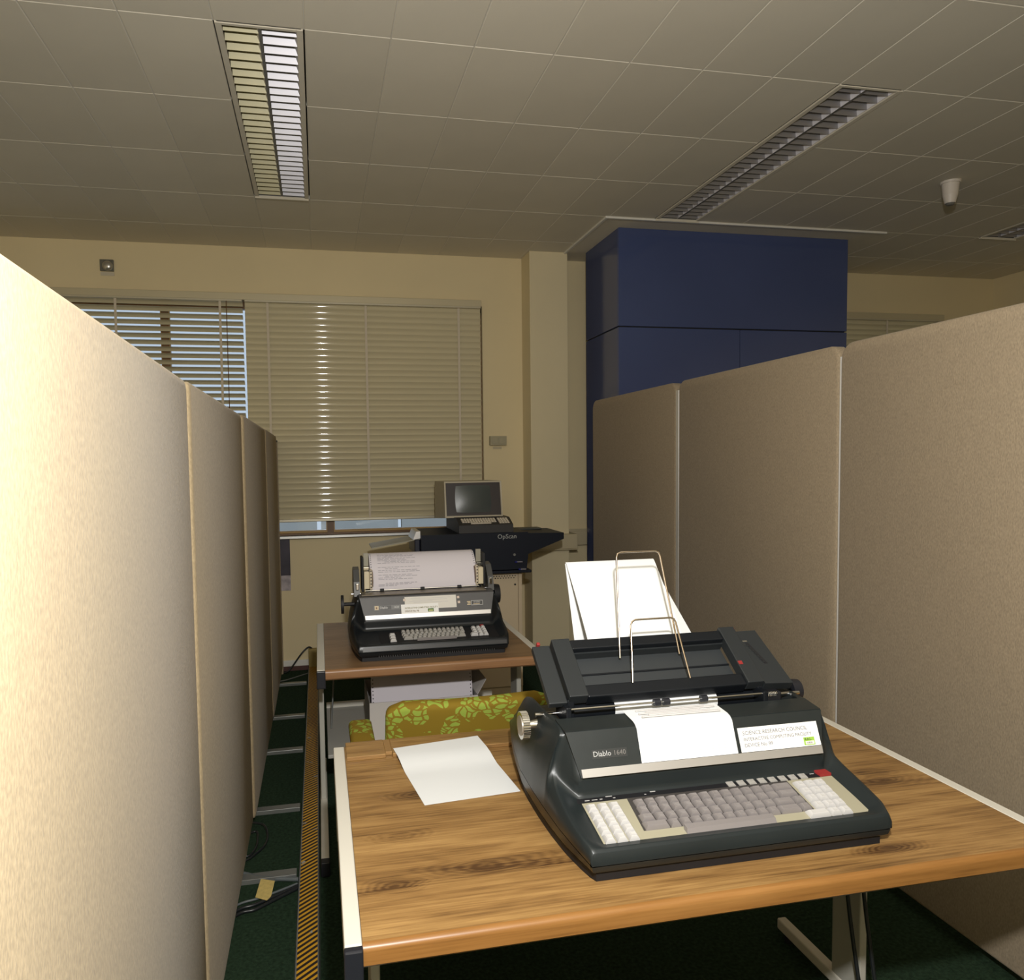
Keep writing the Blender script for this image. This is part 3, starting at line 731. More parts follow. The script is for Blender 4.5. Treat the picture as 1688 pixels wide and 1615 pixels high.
def cover_text(t, T, s, name, txt, u, a, size, m_, lift, bold=False):
    M_ = T @ frame(cov(u, a, lift), (1, 0, 0), CUP)
    o = finish(name, text_mesh(txt, size, M_, bold, .0002), m_, t); return o

def common(t, T, s, shell_m, cover_m, knob_m):
    finish('upper_shell', shell(BM(), T), shell_m, t, 52)
    finish('base_pan', pan(BM(), T), shell_m, t, 40)
    bm = BM(); pl = [T @ Vector((a, b_, 0)) for a, b_, c in ring_outline(24, .013)]; prism(bm, pl, (0, 0, .0145)); finish('plinth', bm, M_black, t)
    bm = BM(); cover_quad(bm, T, -.279, .279, .0, CLEN+.001, .0, .003, -.300, .300)
    # top of the cover running back to the platen
    prism(bm, [T @ Vector(p) for p in ((-.300, .1945, .2175), (.300, .1945, .2175), (.302, .254, .2235), (-.302, .254, .2235))], T.to_3x3() @ Vector((0, 0, -.004)))
    finish('front_cover', bm, cover_m, t)
    bm = BM(); cover_quad(bm, T, -.277, .277, .000, .0165, .004, .0045, -.278, .278); finish('silver_strip', bm, M_silver, t)
    bm = BM(); cyl(bm, T @ Vector((-.265, .312, .216)), T @ Vector((.265, .312, .216)), .020*s, seg=24); finish('platen', bm, M_traydark, t, 40)
    for sgn in (-1, 1):
        bm = BM(); cyl(bm, T @ Vector((sgn*.262, .312, .216)), T @ Vector((sgn*.33, .312, .216)), .0045*s, seg=12); finish('platen_shaft', bm, M_chrome, t, 40)

# ---- front typewriter
T1 = tw_frame(.790, 1.2455, 1.0)
t1 = thing('typewriter', 'dark green-black terminal typewriter with beige key panels and upright paper, on the front desk', 'typewriter', (.79, 1.56, DZ))
common(t1, T1, 1, M_body, M_cover, M_chrome)
# knobs: fluted chrome at the left, black at the right
bm = BM(); cyl(bm, T1 @ Vector((-.342, .335, .186)), T1 @ Vector((-.358, .335, .186)), .0300, .0300, 36)
for k in range(36):
    a = 2*PI*k/36; c_ = T1 @ Vector((-.350, .335+.0300*math.cos(a), .186+.0300*math.sin(a)))
    cyl(bm, c_-Vector((.008, 0, 0)), c_+Vector((.008, 0, 0)), .0013, seg=5)
kn = finish('platen_knob', bm, M_chrome, t1, 30)
bm = BM(); cyl(bm, T1 @ Vector((-.358, .335, .186)), T1 @ Vector((-.3595, .335, .186)), .022, seg=30); finish('knob_face', bm, mat('knob_face', (.42, .39, .35), .35, .6), kn, 30)
bm = BM(); cyl(bm, T1 @ Vector((-.318, .335, .186)), T1 @ Vector((-.343, .335, .186)), .012, .008, 20); finish('knob_hub', bm, M_chrome, t1, 40)
bm = BM(); cyl(bm, T1 @ Vector((.325, .345, .212)), T1 @ Vector((.350, .345, .212)), .027, .025, 28); finish('platen_knob', bm, M_rubber, t1, 40)
# keyboard deck
def deck_quad(bm, T, u0, u1, v0, v1, lift=.001, th=.0012, u0b=None, u1b=None):
    u0b = u0 if u0b is None else u0b; u1b = u1 if u1b is None else u1b
    prism(bm, [T @ Vector((u0, v0, deck(v0)+lift)), T @ Vector((u1, v0, deck(v0)+lift)), T @ Vector((u1b, v1, deck(v1)+lift)), T @ Vector((u0b, v1, deck(v1)+lift))], T.to_3x3() @ Vector((0, 0, th))); return bm
finish('key_panel', deck_quad(BM(), T1, -.2835, .297, .0205, .1425, .0015), M_beige, t1)
finish('legend_strip', deck_quad(BM(), T1, -.292, .297, .143, .159, .0018, .002), M_black, t1)
P_ = .0240
VR = [.0325+.0222*k for k in range(5)]
def rowk(v, u, widths, m_=M_keyg, lift=.0022, h=.0105):
    for w_ in widths:
        add_key(t1, T1, 1, u+w_*P_/2, v, w_*P_-.0034, .0200, m_, lift, h); u += w_*P_
for r in range(5): rowk(VR[r], -.2835+.0015, [1, 1, 1], M_keyw)
finish('space_bar', prism(BM(), [T1 @ Vector((a, b_, c)) for a, b_, c in ((-.114, .0235, deck(.0235)+.002), (.078, .0235, deck(.0235)+.002), (.0765, .027, deck(.027)+.0115), (-.1125, .027, deck(.027)+.0115))], T1.to_3x3() @ Vector((0, .013, .0026))), M_keyg, t1)
finish('key_well', deck_quad(BM(), T1, -.193, .178, .0455, .1425, .0028, .0008, -.186, .180), mat('key_well', (.045, .040, .037), .6), t1)
rowk(VR[1], -.1905, [2.2]+[1]*10+[2]+[1])
rowk(VR[2], -.188, [1.3]+[1]*11+[1.8, 1])
rowk(VR[3], -.182, [1]*13+[1.8])
rowk(VR[4], -.180, [1]*13+[1.8])
for c in range(8): add_key(t1, T1, 1, .0525+c*.0246, .1495, .0165, .0155, M_keyg2, .003, .006)
for r in range(1, 5): rowk(VR[r], .179+.0015*r, [1, 1, 1], M_keyw)
rowk(VR[0], .1515, [2, 1.05, 1.05], M_keyw)
bm = BM(); prism(bm, [T1 @ Vector(p) for p in ((.263, .1425, deck(.1425)+.003), (.290, .1425, deck(.1425)+.003), (.286, .1580, deck(.1580)+.003), (.259, .1580, deck(.1580)+.003))], T1.to_3x3() @ Vector((0, 0, .006))); finish('red_switch', bm, M_red, t1)
for k, (u, w_) in enumerate(((-.275, .010), (-.260, .012), (-.243, .006), (-.228, .014), (-.214, .005), (-.13, .012), (-.145, .004), (.245, .010))):
    dv = .147+.006*(k % 2 and k > 2); finish('legend', box(BM(), u, u+w_, dv, dv+.0016, deck(dv)+.0038, deck(dv)+.0046, M=T1), M_keyw, t1)
# cover lettering and stickers
finish('name_plate', cover_quad(BM(), T1, -.250, -.172, .034, .052, .0032, .0006), mat('plate_dark', (.035, .037, .037), .35), t1)
cover_text(t1, T1, 1, 'lettering', 'Diablo', -.2475, .0385, .0150, mat('lettering_pale2', (.45, .45, .44), .5), .0042)
cover_text(t1, T1, 1, 'lettering', '1640', -.203, .0385, .0140, mat('lettering_grey', (.16, .15, .14), .5), .0042)
st_ = finish('sticker', cover_quad(BM(), T1, .087, .280, .0175, .068, .0034, .0006), mat('sticker_white', (.85, .84, .82), .6), t1)
st_['label'] = 'white sticker with three lines of pale lettering'
SUB = st_
def sub_text(txt, u, a, size, m_, par): finish('lettering', text_mesh(txt, size, T1 @ frame(cov(u, a, .0043), (1, 0, 0), CUP), False, .0001), m_, par)
sub_text('SCIENCE RESEARCH COUNCIL', .0965, .0525, .0115, M_inkgrey, SUB)
sub_text('INTERACTIVE COMPUTING FACILITY', .0965, .0400, .0100, M_inkgrey, SUB)
sub_text('DEVICE No 99', .0965, .0275, .0110, M_inkgrey, SUB)
g = finish('asset_tag', cover_quad(BM(), T1, .2395, .2660, .0195, .0360, .0041, .0004), M_green, SUB)
finish('tag_field', cover_quad(BM(), T1, .2430, .2640, .0210, .0280, .0046, .0002), M_white, SUB)
finish('lettering', text_mesh('R.A.L.', .0068, T1 @ frame(cov(.2425, .0298, .0046), (1, 0, 0), CUP), True, .0001), M_ink, SUB)
finish('lettering', text_mesh('00808', .0055, T1 @ frame(cov(.2455, .0225, .0049), (1, 0, 0), CUP), False, .0001), M_inkgrey, SUB)
# paper bail with rubber rollers
bm = BM(); cyl(bm, T1 @ Vector((-.266, .262, .239)), T1 @ Vector((.200, .262, .239)), .0026, seg=10); finish('paper_bail', bm, M_chrome, t1, 40)
for u in (-.062, -.040, .052):
    bm = BM(); cyl(bm, T1 @ Vector((u-.0075, .262, .239)), T1 @ Vector((u+.0075, .262, .239)), .0078, seg=16); finish('bail_roller', bm, M_rubber, t1, 40)
for u in (-.27, .205):
    bm = BM(); box(bm, u-.006, u+.006, .255, .33, .205, .245, .002, M=T1); finish('bail_arm', bm, M_traydark, t1)
bm = BM(); box(bm, .20, .25, .262, .30, .215, .240, .004, M=T1); finish('spring_block', bm, M_black, t1)
bm = BM(); tube(bm, [T1 @ Vector((.203+.0016*k/3, .262+.006*math.cos(k*.9), .236+.006*math.sin(k*.9))) for k in range(60)], .0008, 5); finish('spring', bm, M_chrome, t1)
# forms tray (frame tilted back) over the platen
TA = math.radians(36)
def tr(a, b_, c): return Vector((a, 1.528+b_*math.cos(TA)-c*math.sin(TA), .978+b_*math.sin(TA)+c*math.cos(TA)))
TM = Matrix((Vector((1, 0, 0)), Vector((0, math.cos(TA), math.sin(TA))), Vector((0, -math.sin(TA), math.cos(TA))))).transposed().to_4x4(); TM = Matrix.Translation((0, 1.528, .978)) @ TM
finish('tray_side', box(BM(), .482, .5245, -.010, .152, -.018, -.002, .002, M=TM), M_tray, t1)
finish('tray_side', box(BM(), .5285, .573, -.004, .160, -.018, .010, .002, M=TM), M_tray, t1)
bm = BM(); prism(bm, [TM @ Vector(p) for p in ((1.0045, -.008, -.016), (1.074, -.012, -.016), (1.058, .150, -.016), (1.0045, .150, -.016))], TM.to_3x3() @ Vector((0, 0, .022))); finish('tray_side', bm, M_tray, t1)
finish('tray_side', box(BM(), .962, 1.004, -.004, .164, -.018, .010, .002, M=TM), M_tray, t1)
finish('tray_bar', box(BM(), .573, .962, -.004, .028, -.026, .004, .003, M=TM), M_traydark, t1)
finish('tray_bar', box(BM(), .573, .962, .128, .156, -.010, .008, .003, M=TM), M_traydark, t1)
finish('tray_floor', box(BM(), .573, .962, .026, .130, -.030, -.026, M=TM), mat('tray_floor', (.030, .034, .037), .45), t1)
finish('tray_rib', box(BM(), .573, .962, .074, .078, -.026, -.0235, M=TM), M_traydark, t1)
finish('tray_wall', box(BM(), .573, .962, .124, .129, -.030, -.006, M=TM), M_tray, t1)
for (a, b_) in ((.493, .150), (1.000, .158)):
    finish('red_tab', box(BM(), a, a+.008, b_, b_+.008, -.008, .005, .0015, M=TM), M_red, t1)
finish('red_tab', box(BM(), .9635, .974, .048, .058, .0100, .0108, M=TM), M_red, t1)
bm = BM(); prism(bm, [TM @ Vector(p) for p in ((1.012, .112, .0061), (1.020, .112, .0061), (1.040, .048, .0061), (1.032, .048, .0061))], TM.to_3x3() @ Vector((0, 0, .0007))); finish('scale_slot', bm, M_black, t1)
for k in range(7):
    bq = .052+k*.0085; finish('scale_mark', box(BM(), 1.0275-k*.0029, 1.0335-k*.0029, bq, bq+.0022, .0068, .0074, M=TM), M_tray, t1)
finish('scale_pointer', box(BM(), 1.007, 1.019, .115, .119, .0062, .0078, M=TM), M_chrome, t1)
for u in (.535, 1.00):
    bm = BM(); box(bm, u-.008, u+.008, 1.53, 1.60, .915, .972, .002); finish('tray_bracket', bm, M_traydark, t1)
# wire rack, two hoops
def hoop(x0, x1, y0, z0, y1, z1, nar, r=.0022):
    k = .012
    P = [(x0, y0, z0), (x0+nar, y1, z1-k), (x0+nar+k*.3, y1+.001, z1-k*.3), (x0+nar+k, y1+.002, z1), (x1-nar-k, y1+.002, z1), (x1-nar-k*.3, y1+.001, z1-k*.3), (x1-nar, y1, z1-k), (x1, y0, z0)]
    return finish('wire_hoop', tube(BM(), P, r, 8), M_wire, t1, 60)
a = on(1043, 1116, y=1.545); b_ = on(1138, 1109, y=1.545); c1 = on(1038, 1022, y=1.588); c2 = on(1112, 1018, y=1.588)
hoop(a.x, b_.x, 1.545, a.z-.012, 1.588, (c1.z+c2.z)/2, (c1.x-a.x-(c2.x-b_.x))/2)
a = on(1022, 1076, y=1.62); b_ = on(1120, 1068, y=1.62); c1 = on(1020, 912, y=1.685); c2 = on(1092, 906, y=1.685)
hoop(a.x, b_.x, 1.62, a.z-.012, 1.685, (c1.z+c2.z)/2, (c1.x-a.x-(c2.x-b_.x))/2)
# paper: printed sheet over the cover, platen paper, fanfold plies behind
xs = np.linspace(-.144, .078, 6)
prof = [Vector((0, .262, .2265)), Vector((0, .252, .2258)), Vector((0, .235, .2245)), Vector((0, .207, .2225)), Vector((0, .196, .2195)), cov(0, CLEN-.004, .0062), cov(0, .05, .0056), cov(0, .0172, .0052)]
bm = sheet(BM(), [[T1 @ (p+Vector((u, 0, 0))) for u in xs] for p in prof], .0004)
o = finish('printed_sheet', bm, M_paper, smooth=30); tag(o, 'printed instruction sheet draped over the front typewriter cover', 'paper')
for k in range(9):
    a_ = .026+k*.0060; u = -.135+(.012 if k % 3 else 0); u1 = .06 if k % 4 else .0
    finish('print_line', cover_quad(BM(), T1, u, u1, a_, a_+.0009, .0064, .0001), mat('pale_print', (.62, .66, .68), .8), o)
for k in range(5):
    v_ = .212+k*.0085; finish('print_line', box(BM(), -.12+(k % 2)*.02, .065-(k % 3)*.02, v_, v_+.003, .2262+(v_-.212)*.045, .2290+(v_-.212)*.02, M=T1), mat('grey_print', (.58, .56, .55), .8), o)
xs2 = np.linspace(.642, .894, 5); pr = []
for k in range(9):
    a_ = math.radians(215-k*18); pr.append((1.5575+.0212*math.cos(a_), .936+.0212*math.sin(a_)))
pr += [(1.575, .958), (1.60, .961), (1.63, .968), (1.665, .99), (1.70, 1.045)]
pr = [(y, z+.001) for y, z in pr]
top_ = (1.868, 1.226)
for k in range(1, 9): pr.append((1.70+(top_[0]-1.70)*k/8, 1.046+(top_[1]-1.046)*k/8+.004*math.sin(PI*k/8)))
pr += [(1.874, 1.229), (1.878, 1.224)]
for k in range(1, 7): pr.append((1.878-.07*k/6, 1.224-.19*k/6))
bm = sheet(BM(), [[(x, y, z) for x in xs2] for y, z in pr], .0004)
o = finish('fanfold_paper', bm, M_paper, smooth=40); tag(o, 'bright white fanfold paper standing up behind the front typewriter', 'paper')
q0 = on(1094, 963, y=1.93); q1 = on(1147, 1052, y=1.80)
bm = sheet(BM(), [[(q1.x-.22, 1.80, q1.z-.03), (q1.x-.004, 1.80, q1.z-.03)], [(q1.x-.22, 1.80, q1.z), (q1.x-.004, 1.80, q1.z)], [(q0.x-.20, 1.93, q0.z-.002), (q0.x, 1.93, q0.z)]], .0004)
o = finish('loose_sheet', bm, M_paper); tag(o, 'greyer sheet leaning behind the upright fanfold paper', 'paper')

# sheet lying on the front desk
c = [on(648, 1233, z=DZ+.013), on(787, 1212, z=DZ+.013), on(858, 1302, z=DZ+.003), on(700, 1326, z=DZ+.002)]
rows = []
for i in range(13):
    t_ = i/12; l = c[0].lerp(c[3], t_); r_ = c[1].lerp(c[2], t_); row_ = []
    for j in range(9):
        p = l.lerp(r_, j/8); zz = DZ+.0006
        zz = DZ+.0006+.0120*min(1, max(0, (p.y-1.83)/.065))
        row_.append((p.x, p.y, zz))
    rows.append(row_)
o = finish('paper_sheet', sheet(BM(), rows, .0004), M_paper, smooth=40); tag(o, 'blank white sheet of paper lying on the front desk', 'paper')

# ---- rear typewriter
S2 = .953
T2 = Matrix.Translation((.441, 2.890, DZ)) @ Matrix.Diagonal((S2, S2, 1.025, 1))
t2 = thing('typewriter', 'black terminal typewriter feeding printed fanfold paper, on the desk by the window wall', 'typewriter', (.441, 3.19, DZ))
common(t2, T2, S2, M_body2, M_cover2, M_chrome)
finish('lip_highlight', prism(BM(), [T2 @ Vector(p) for p in ((-.30, -.0045, .041), (.31, -.0045, .041), (.31, -.001, .0555), (-.30, -.001, .0555))], T2.to_3x3() @ Vector((0, .004, 0))), mat('highlight_grey', (.06, .06, .062), .3), t2)  # highlight along the front lip, painted as a strip of lighter grey
for k in range(52): finish('vent_slit', box(BM(), -.235+k*.0096, -.2325+k*.0096, .0030, .0060, .015, .0215, M=T2), mat('vent_grey', (.06, .06, .06), .5), t2)
finish('key_well', deck_quad(BM(), T2, -.225, .285, .026, .135, .0012, .001), M_black, t2)
for k in range(3): add_key(t2, T2, S2, -.170, .043+k*.0235, .026, .0215, M_keyw, .003, .013)
def row2(v, u, widths, m_, h=.013):
    for w_ in widths: add_key(t2, T2, S2, u+w_/2, v, w_-.0013, .0195, m_, .003, h); u += w_
P_ = .0196
V2 = [.034+.0205*k for k in range(5)]
row2(V2[1], -.125, [P_*2]+[P_]*10+[P_*1.6], M_keyg2)
row2(V2[2], -.128, [P_*1.4]+[P_]*11+[P_*1.3], M_keyg2)
row2(V2[3], -.130, [P_]*13+[P_*1.0], M_keyg2)
row2(V2[4], -.130, [P_]*14, M_keyg2)
finish('space_bar', box(BM(), -.070, .100, .030, .044, deck(.034)+.002, deck(.034)+.013, .002, M=T2), M_keyg, t2)
for r in range(4):
    for c_ in range(3):
        if r == 0 and c_ == 0: add_key(t2, T2, S2, .180, V2[1]-.002, P_*1.6, .0195, M_keyw, .003, .013); continue
        add_key(t2, T2, S2, .188+c_*.0215, V2[r+1]-.002, .0195, .0195, M_keyw, .003, .013)
add_key(t2, T2, S2, .188+2*.0215, V2[4]+.0185, .0195, .0165, M_red, .003, .010)
# cover papers and badges
finish('name_plate', cover_quad(BM(), T2, -.240, -.118, .038, .057, .0034, .0005), mat('plate_grey2', (.14, .14, .14), .4), t2)
finish('name_badge', cover_quad(BM(), T2, -.216, -.164, .0395, .0555, .0038, .0005), mat('badge_dark', (.05, .05, .05), .4), t2)
finish('name_logo', cover_quad(BM(), T2, -.236, -.219, .0395, .0555, .0038, .0006), mat('logo_cream', (.65, .52, .33), .5), t2)
finish('logo_dot', cover_quad(BM(), T2, -.2315, -.2250, .0440, .0510, .0043, .0004), mat('logo_brown', (.16, .07, .03), .5), t2)
cover_text(t2, T2, S2, 'lettering', 'Diablo', -.2135, .0435, .0130, M_keyw, .0048, True)
cover_text(t2, T2, S2, 'lettering', '1620', -.154, .0440, .0120, M_keyw, .0048, True)
finish('maker_badge', cover_quad(BM(), T2, .193, .246, .039, .059, .0034, .0006), M_keyw, t2)
finish('badge_field', cover_quad(BM(), T2, .195, .244, .041, .057, .0039, .0004), mat('badge_dark', None), t2)
finish('lettering', text_mesh('STUDIO', .0085, T2 @ frame(cov(.2035, .0485, .0048), (1, 0, 0), CUP), True, .0001), M_keyw, t2)
finish('badge_line', cover_quad(BM(), T2, .202, .232, .0435, .0455, .0046, .0002), mat('logo_cream', None), t2)
for k in range(3): finish('badge_mark', cover_quad(BM(), T2, .174+.003*(k == 1), .190, .041+k*.006, .0445+k*.006, .0036, .0005), mat('logo_cream', None), t2)
pz = finish('cover_note', cover_quad(BM(), T2, -.104, .126, .0345, CLEN-.003, .0036, .0005), mat('note_paper', (.72, .69, .63), .7), t2)
pz['label'] = 'typed note taped to the cover'
st2 = finish('sticker', cover_quad(BM(), T2, -.121, .044, .0172, .0560, .0046, .0005), mat('sticker_white', None), t2)
for k, (u0_, u1_, a_) in enumerate(((-.078, .10, .078), (-.07, .085, .0715), (-.083, .02, .066), (-.065, .09, .0605))):
    finish('print_line', cover_quad(BM(), T2, u0_, u1_, a_, a_+.0016, .0042, .0001), mat('grey_print', None), pz)
finish('lettering', text_mesh('INTERACTIVE COMPUTING FACILITY', .0088, T2 @ frame(cov(-.105, .0375, .0052), (1, 0, 0), CUP), True, .0001), mat('olive_ink', (.20, .17, .06), .7), st2)
finish('lettering', text_mesh('DEVICE No 98', .0098, T2 @ frame(cov(-.105, .0245, .0052), (1, 0, 0), CUP), True, .0001), mat('brown_ink', (.18, .12, .05), .7), st2)
finish('asset_tag', cover_quad(BM(), T2, -.004, .022, .0215, .0350, .0052, .0003), mat('tag_green', (.07, .16, .03), .5), st2)
finish('tag_field', cover_quad(BM(), T2, .000, .018, .0235, .0295, .0056, .0002), mat('tag_yellow', (.5, .5, .2), .5), st2)
# tape bits
for (u, a_) in ((-.1105, .070), (.130, .071), (.132, .050)):
    finish('tape', cover_quad(BM(), T2, u, u+.011, a_, a_+.010, .0044, .0003), mat('tape_brown', (.62, .5, .42), .35), t2)
# cover top edge bar with bail rollers
bm = BM(); prism(bm, [T2 @ Vector(p) for p in ((-.29, .210, .2215), (.27, .210, .2215), (.27, .262, .2245), (-.29, .262, .2245))], T2.to_3x3() @ Vector((0, 0, .004))); finish('tear_bar', bm, mat('tear_bar', (.22, .19, .15), .3, .4), t2)
for u in (-.195, -.012, .158):
    bm = BM(); cyl(bm, T2 @ Vector((u-.009, .27, .233)), T2 @ Vector((u+.009, .27, .233)), .0075*S2, seg=14); finish('bail_roller', bm, M_black, t2, 40)
bm = BM(); cyl(bm, T2 @ Vector((-.27, .27, .233)), T2 @ Vector((.25, .27, .233)), .0022, seg=8); finish('paper_bail', bm, M_chrome, t2, 40)
# knobs
bm = BM(); cyl(bm, T2 @ Vector((-.378, .25, .185)), T2 @ Vector((-.366, .25, .185)), .041*S2, seg=30); finish('platen_knob', bm, M_black, t2, 40)
bm = BM(); cyl(bm, T2 @ Vector((-.368, .25, .185)), T2 @ Vector((-.31, .25, .185)), .008, seg=14); finish('knob_shaft', bm, M_black, t2, 40)
bm = BM(); cyl(bm, T2 @ Vector((.322, .30, .190)), T2 @ Vector((.350, .30, .190)), .046*S2, .043*S2, 30); finish('platen_knob', bm, M_black, t2, 40)
# tractor feed: sprocket belts at the paper edges, cream blocks, black arms, side plates
A0 = on(611, 976, y=T2[1][3]+.273*S2).x; B0 = on(787, 967, y=T2[1][3]+.273*S2).x
for sgn, X0 in ((-1, A0), (1, B0)):
    U = (X0-.441)/S2
    def ub(a_, b_): return sorted((U+sgn*a_, U+sgn*b_))
    a_, b_ = ub(-.009, .004); sw = finish('sprocket_belt', box(BM(), a_, b_, .262, .300, .236, .322, .006, 3, M=T2), mat('sprocket_belt', (.60, .52, .40), .5), t2, 40)
    for k in range(6):
        c_ = (a_+b_)/2; finish('sprocket_pin', box(BM(), c_-.0026, c_+.0026, .2605, .263, .246+k*.0135, .251+k*.0135, M=T2), M_black, sw)
    bm = BM(); q_ = U-sgn*.0105; cyl(bm, T2 @ Vector((q_-.0012, .296, .278)), T2 @ Vector((q_+.0012, .296, .278)), .040*S2, seg=30); finish('belt_flange', bm, mat('flange_brown', (.13, .075, .04), .5), t2, 40)
    a_, b_ = ub(.0045, .028); finish('sprocket_block', box(BM(), a_, b_, .268, .320, .240, .312, .003, M=T2), mat('sprocket_cream', (.62, .54, .38), .5), t2)
    a_, b_ = ub(.0285, .039); finish('mounting_arm', box(BM(), a_, b_, .272, .36, .228, .372, .003, M=T2), M_black, t2)
    a_, b_ = ub(.004, .0275); finish('paper_flap', box(BM(), a_, b_, .318, .330, .330, .385, .002, M=T2), mat('flap_grey', (.30, .28, .22), .35), t2)
    a_, b_ = ub(.003, .030); finish('flap_hinge', box(BM(), a_, b_, .300, .335, .316, .328, .002, M=T2), M_chrome, t2)
    bm = BM(); prism(bm, [T2 @ Vector((U+sgn*.048, v, w)) for v, w in ((.25, .214), (.42, .214), (.43, .26), (.40, .312), (.36, .325), (.315, .318), (.27, .272))], T2.to_3x3() @ Vector((sgn*.026, 0, 0))); finish('tractor_side_plate', bm, mat('side_plate', (.075, .075, .073), .4), t2)
    a_, b_ = ub(.052, .066); finish('latch', box(BM(), a_, b_, .250, .262, .240, .268, .003, M=T2), M_chrome, t2)
bm = BM(); cyl(bm, T2 @ Vector((-.28, .345, .270)), T2 @ Vector((.25, .345, .270)), .005, seg=10); finish('tractor_shaft', bm, M_chrome, t2, 40)
# paper through the tractor: rises, tips over and falls behind the desk into the box
xsp = np.linspace(A0, B0, 5)
L_ = [(.285, .226), (.276, .236), (.275, .262), (.281, .29), (.292, .32), (.308, .352), (.328, .378), (.350, .398), (.375, .410), (.405, .412), (.435, .402), (.46, .38), (.485, .34), (.51, .28), (.53, .22), (.57, .15), (.66, .11), (.80, .09), (.86, .06), (.875, -.05), (.86, -.2), (.83, -.36)]
L_ = [(v, .222+(w-.222)*.80 if w > .222 else w) for v, w in L_]
L_ = catmull(L_, 4)
bm = sheet(BM(), [[(x, (T2 @ Vector((0, v, w))).y, (T2 @ Vector((0, v, w))).z) for x in xsp] for v, w in L_[:56]], .0004)
fp = finish('fanfold_paper', bm, M_paper2, smooth=60); tag(fp, 'printed lilac-white fanfold paper curling over the rear typewriter', 'paper')
# typed lines and sprocket holes on the visible front of that paper
def pp(s_):     # point and tangent on the paper path, by index
    i = int(s_); f_ = s_-i; p = L_[i]*(1-f_)+L_[min(i+1, len(L_)-1)]*f_; q_ = L_[min(i+1, len(L_)-1)]-L_[i]
    return T2 @ Vector((0, p[0], p[1])), (T2.to_3x3() @ Vector((0, q_[0], q_[1]))).normalized()
random.seed(8)
s_ = 7.0; k = 0
while s_ < 30:
    if k not in (3, 4, 9, 14, 15):
        p, tg = pp(s_); n_ = Vector((0, -tg.z, tg.y)); u0_ = .035+(.03 if k % 5 == 2 else 0); x_ = A0+u0_
        lim = A0+(.155+random.uniform(0, .05) if k % 3 else .13+random.uniform(-.04, .03))
        bm = BM()
        while x_ < lim:
            w_ = random.uniform(.008, .026); c_ = Vector((x_, p.y, p.z))+n_*.0008
            prism(bm, [c_, c_+Vector((w_, 0, 0)), c_+Vector((w_, 0, 0))+tg*.0028, c_+tg*.0028], n_*.0001); x_ += w_+.004
        finish('print_line', bm, mat('type_grey', (.40, .38, .42), .8), fp)
    s_ += .95; k += 1
for side in (A0+.006, B0-.006):
    for k in range(16):
        p, tg = pp(6+k*1.75); n_ = Vector((0, -tg.z, tg.y))
        c_ = Vector((side, p.y, p.z))+n_*.0006
        bm = BM(); cyl(bm, c_, c_+n_*.0003, .0022, seg=8); finish('sprocket_hole', bm, M_black, fp)

# ------------------------------------------------------------------ paper box on the shelf of the rear desk
bx = thing('paper_box', 'open white carton of fanfold paper on the shelf under the rear desk', 'box', (.42, 3.22, .30))
x0, x1, y0, y1, z1 = on(609, 1157, y=3.07).x, on(788, 1149, y=3.07).x, 3.07, 3.42, .497
finish('front_panel', box(BM(), x0, x1, y0, y0+.004, .30, z1), M_cardw, bx)
finish('back_panel', box(BM(), x0, x1, y1-.004, y1, .30, z1), M_cardw, bx)
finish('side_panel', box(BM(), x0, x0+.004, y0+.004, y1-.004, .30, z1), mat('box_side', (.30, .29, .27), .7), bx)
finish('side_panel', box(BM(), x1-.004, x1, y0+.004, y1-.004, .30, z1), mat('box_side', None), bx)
finish('bottom_panel', box(BM(), x0+.004, x1-.004, y0+.004, y1-.004, .30, .304), M_cardw, bx)
bm = BM(); prism(bm, [(x1, y0+.01, z1), (x1, y1-.01, z1), (x1+.04, y1-.02, z1+.06), (x1+.04, y0+.02, z1+.06)], (.002, 0, .001)); finish('flap', bm, M_cardw, bx)
o = finish('paper_stack', box(BM(), x0+.02, x1-.02, y0+.012, y1-.012, .304, .42, .001), mat('stack_white', (.7, .68, .68), .8), None); tag(o, 'stack of fanfold paper inside the carton under the rear desk', 'paper')
xa_, xb_ = on(612, 1120, y=3.12).x, on(779, 1112, y=3.12).x
rows = []
for k in range(9):
    z = .43+k*.024; rows.append([(x, 3.12+.03*k/8, z) for x in np.linspace(xa_, xb_, 4)])
fu = finish('feed_paper', sheet(BM(), rows, .0004), M_paper2, smooth=40); tag(fu, 'sprocket-holed paper web rising from the carton behind the rear desk edge', 'paper')
for k in range(12):
    for sx in (xa_+.007, xb_-.007):
        z = .45+k*.0155; bm = BM(); y_ = 3.12+.03*(z-.43)/.192-.0010; cyl(bm, (sx, y_, z), (sx, y_+.0003, z), .0026, seg=8); finish('sprocket_hole', bm, M_black, fu)

# ------------------------------------------------------------------ chair
m, N, L, b = nodes('leaf_print_fabric', .85, .2)
tc = N.new('ShaderNodeTexCoord')
nz = N.new('ShaderNodeTexNoise'); nz.inputs['Scale'].default_value = 9; nz.inputs['Detail'].default_value = 2; L.new(tc.outputs['Object'], nz.inputs['Vector'])
mixv = N.new('ShaderNodeMix'); mixv.data_type = 'VECTOR'; mixv.inputs[0].default_value = .08; L.new(tc.outputs['Object'], mixv.inputs[4]); L.new(nz.outputs['Color'], mixv.inputs[5])
mp = N.new('ShaderNodeMapping'); mp.inputs['Scale'].default_value = (38, 38, 66); mp.inputs['Rotation'].default_value = (0, .35, 0); L.new(mixv.outputs[1], mp.inputs['Vector'])
vo = N.new('ShaderNodeTexVoronoi'); vo.feature = 'DISTANCE_TO_EDGE'; vo.inputs['Scale'].default_value = 1.0; L.new(mp.outputs[0], vo.inputs['Vector'])
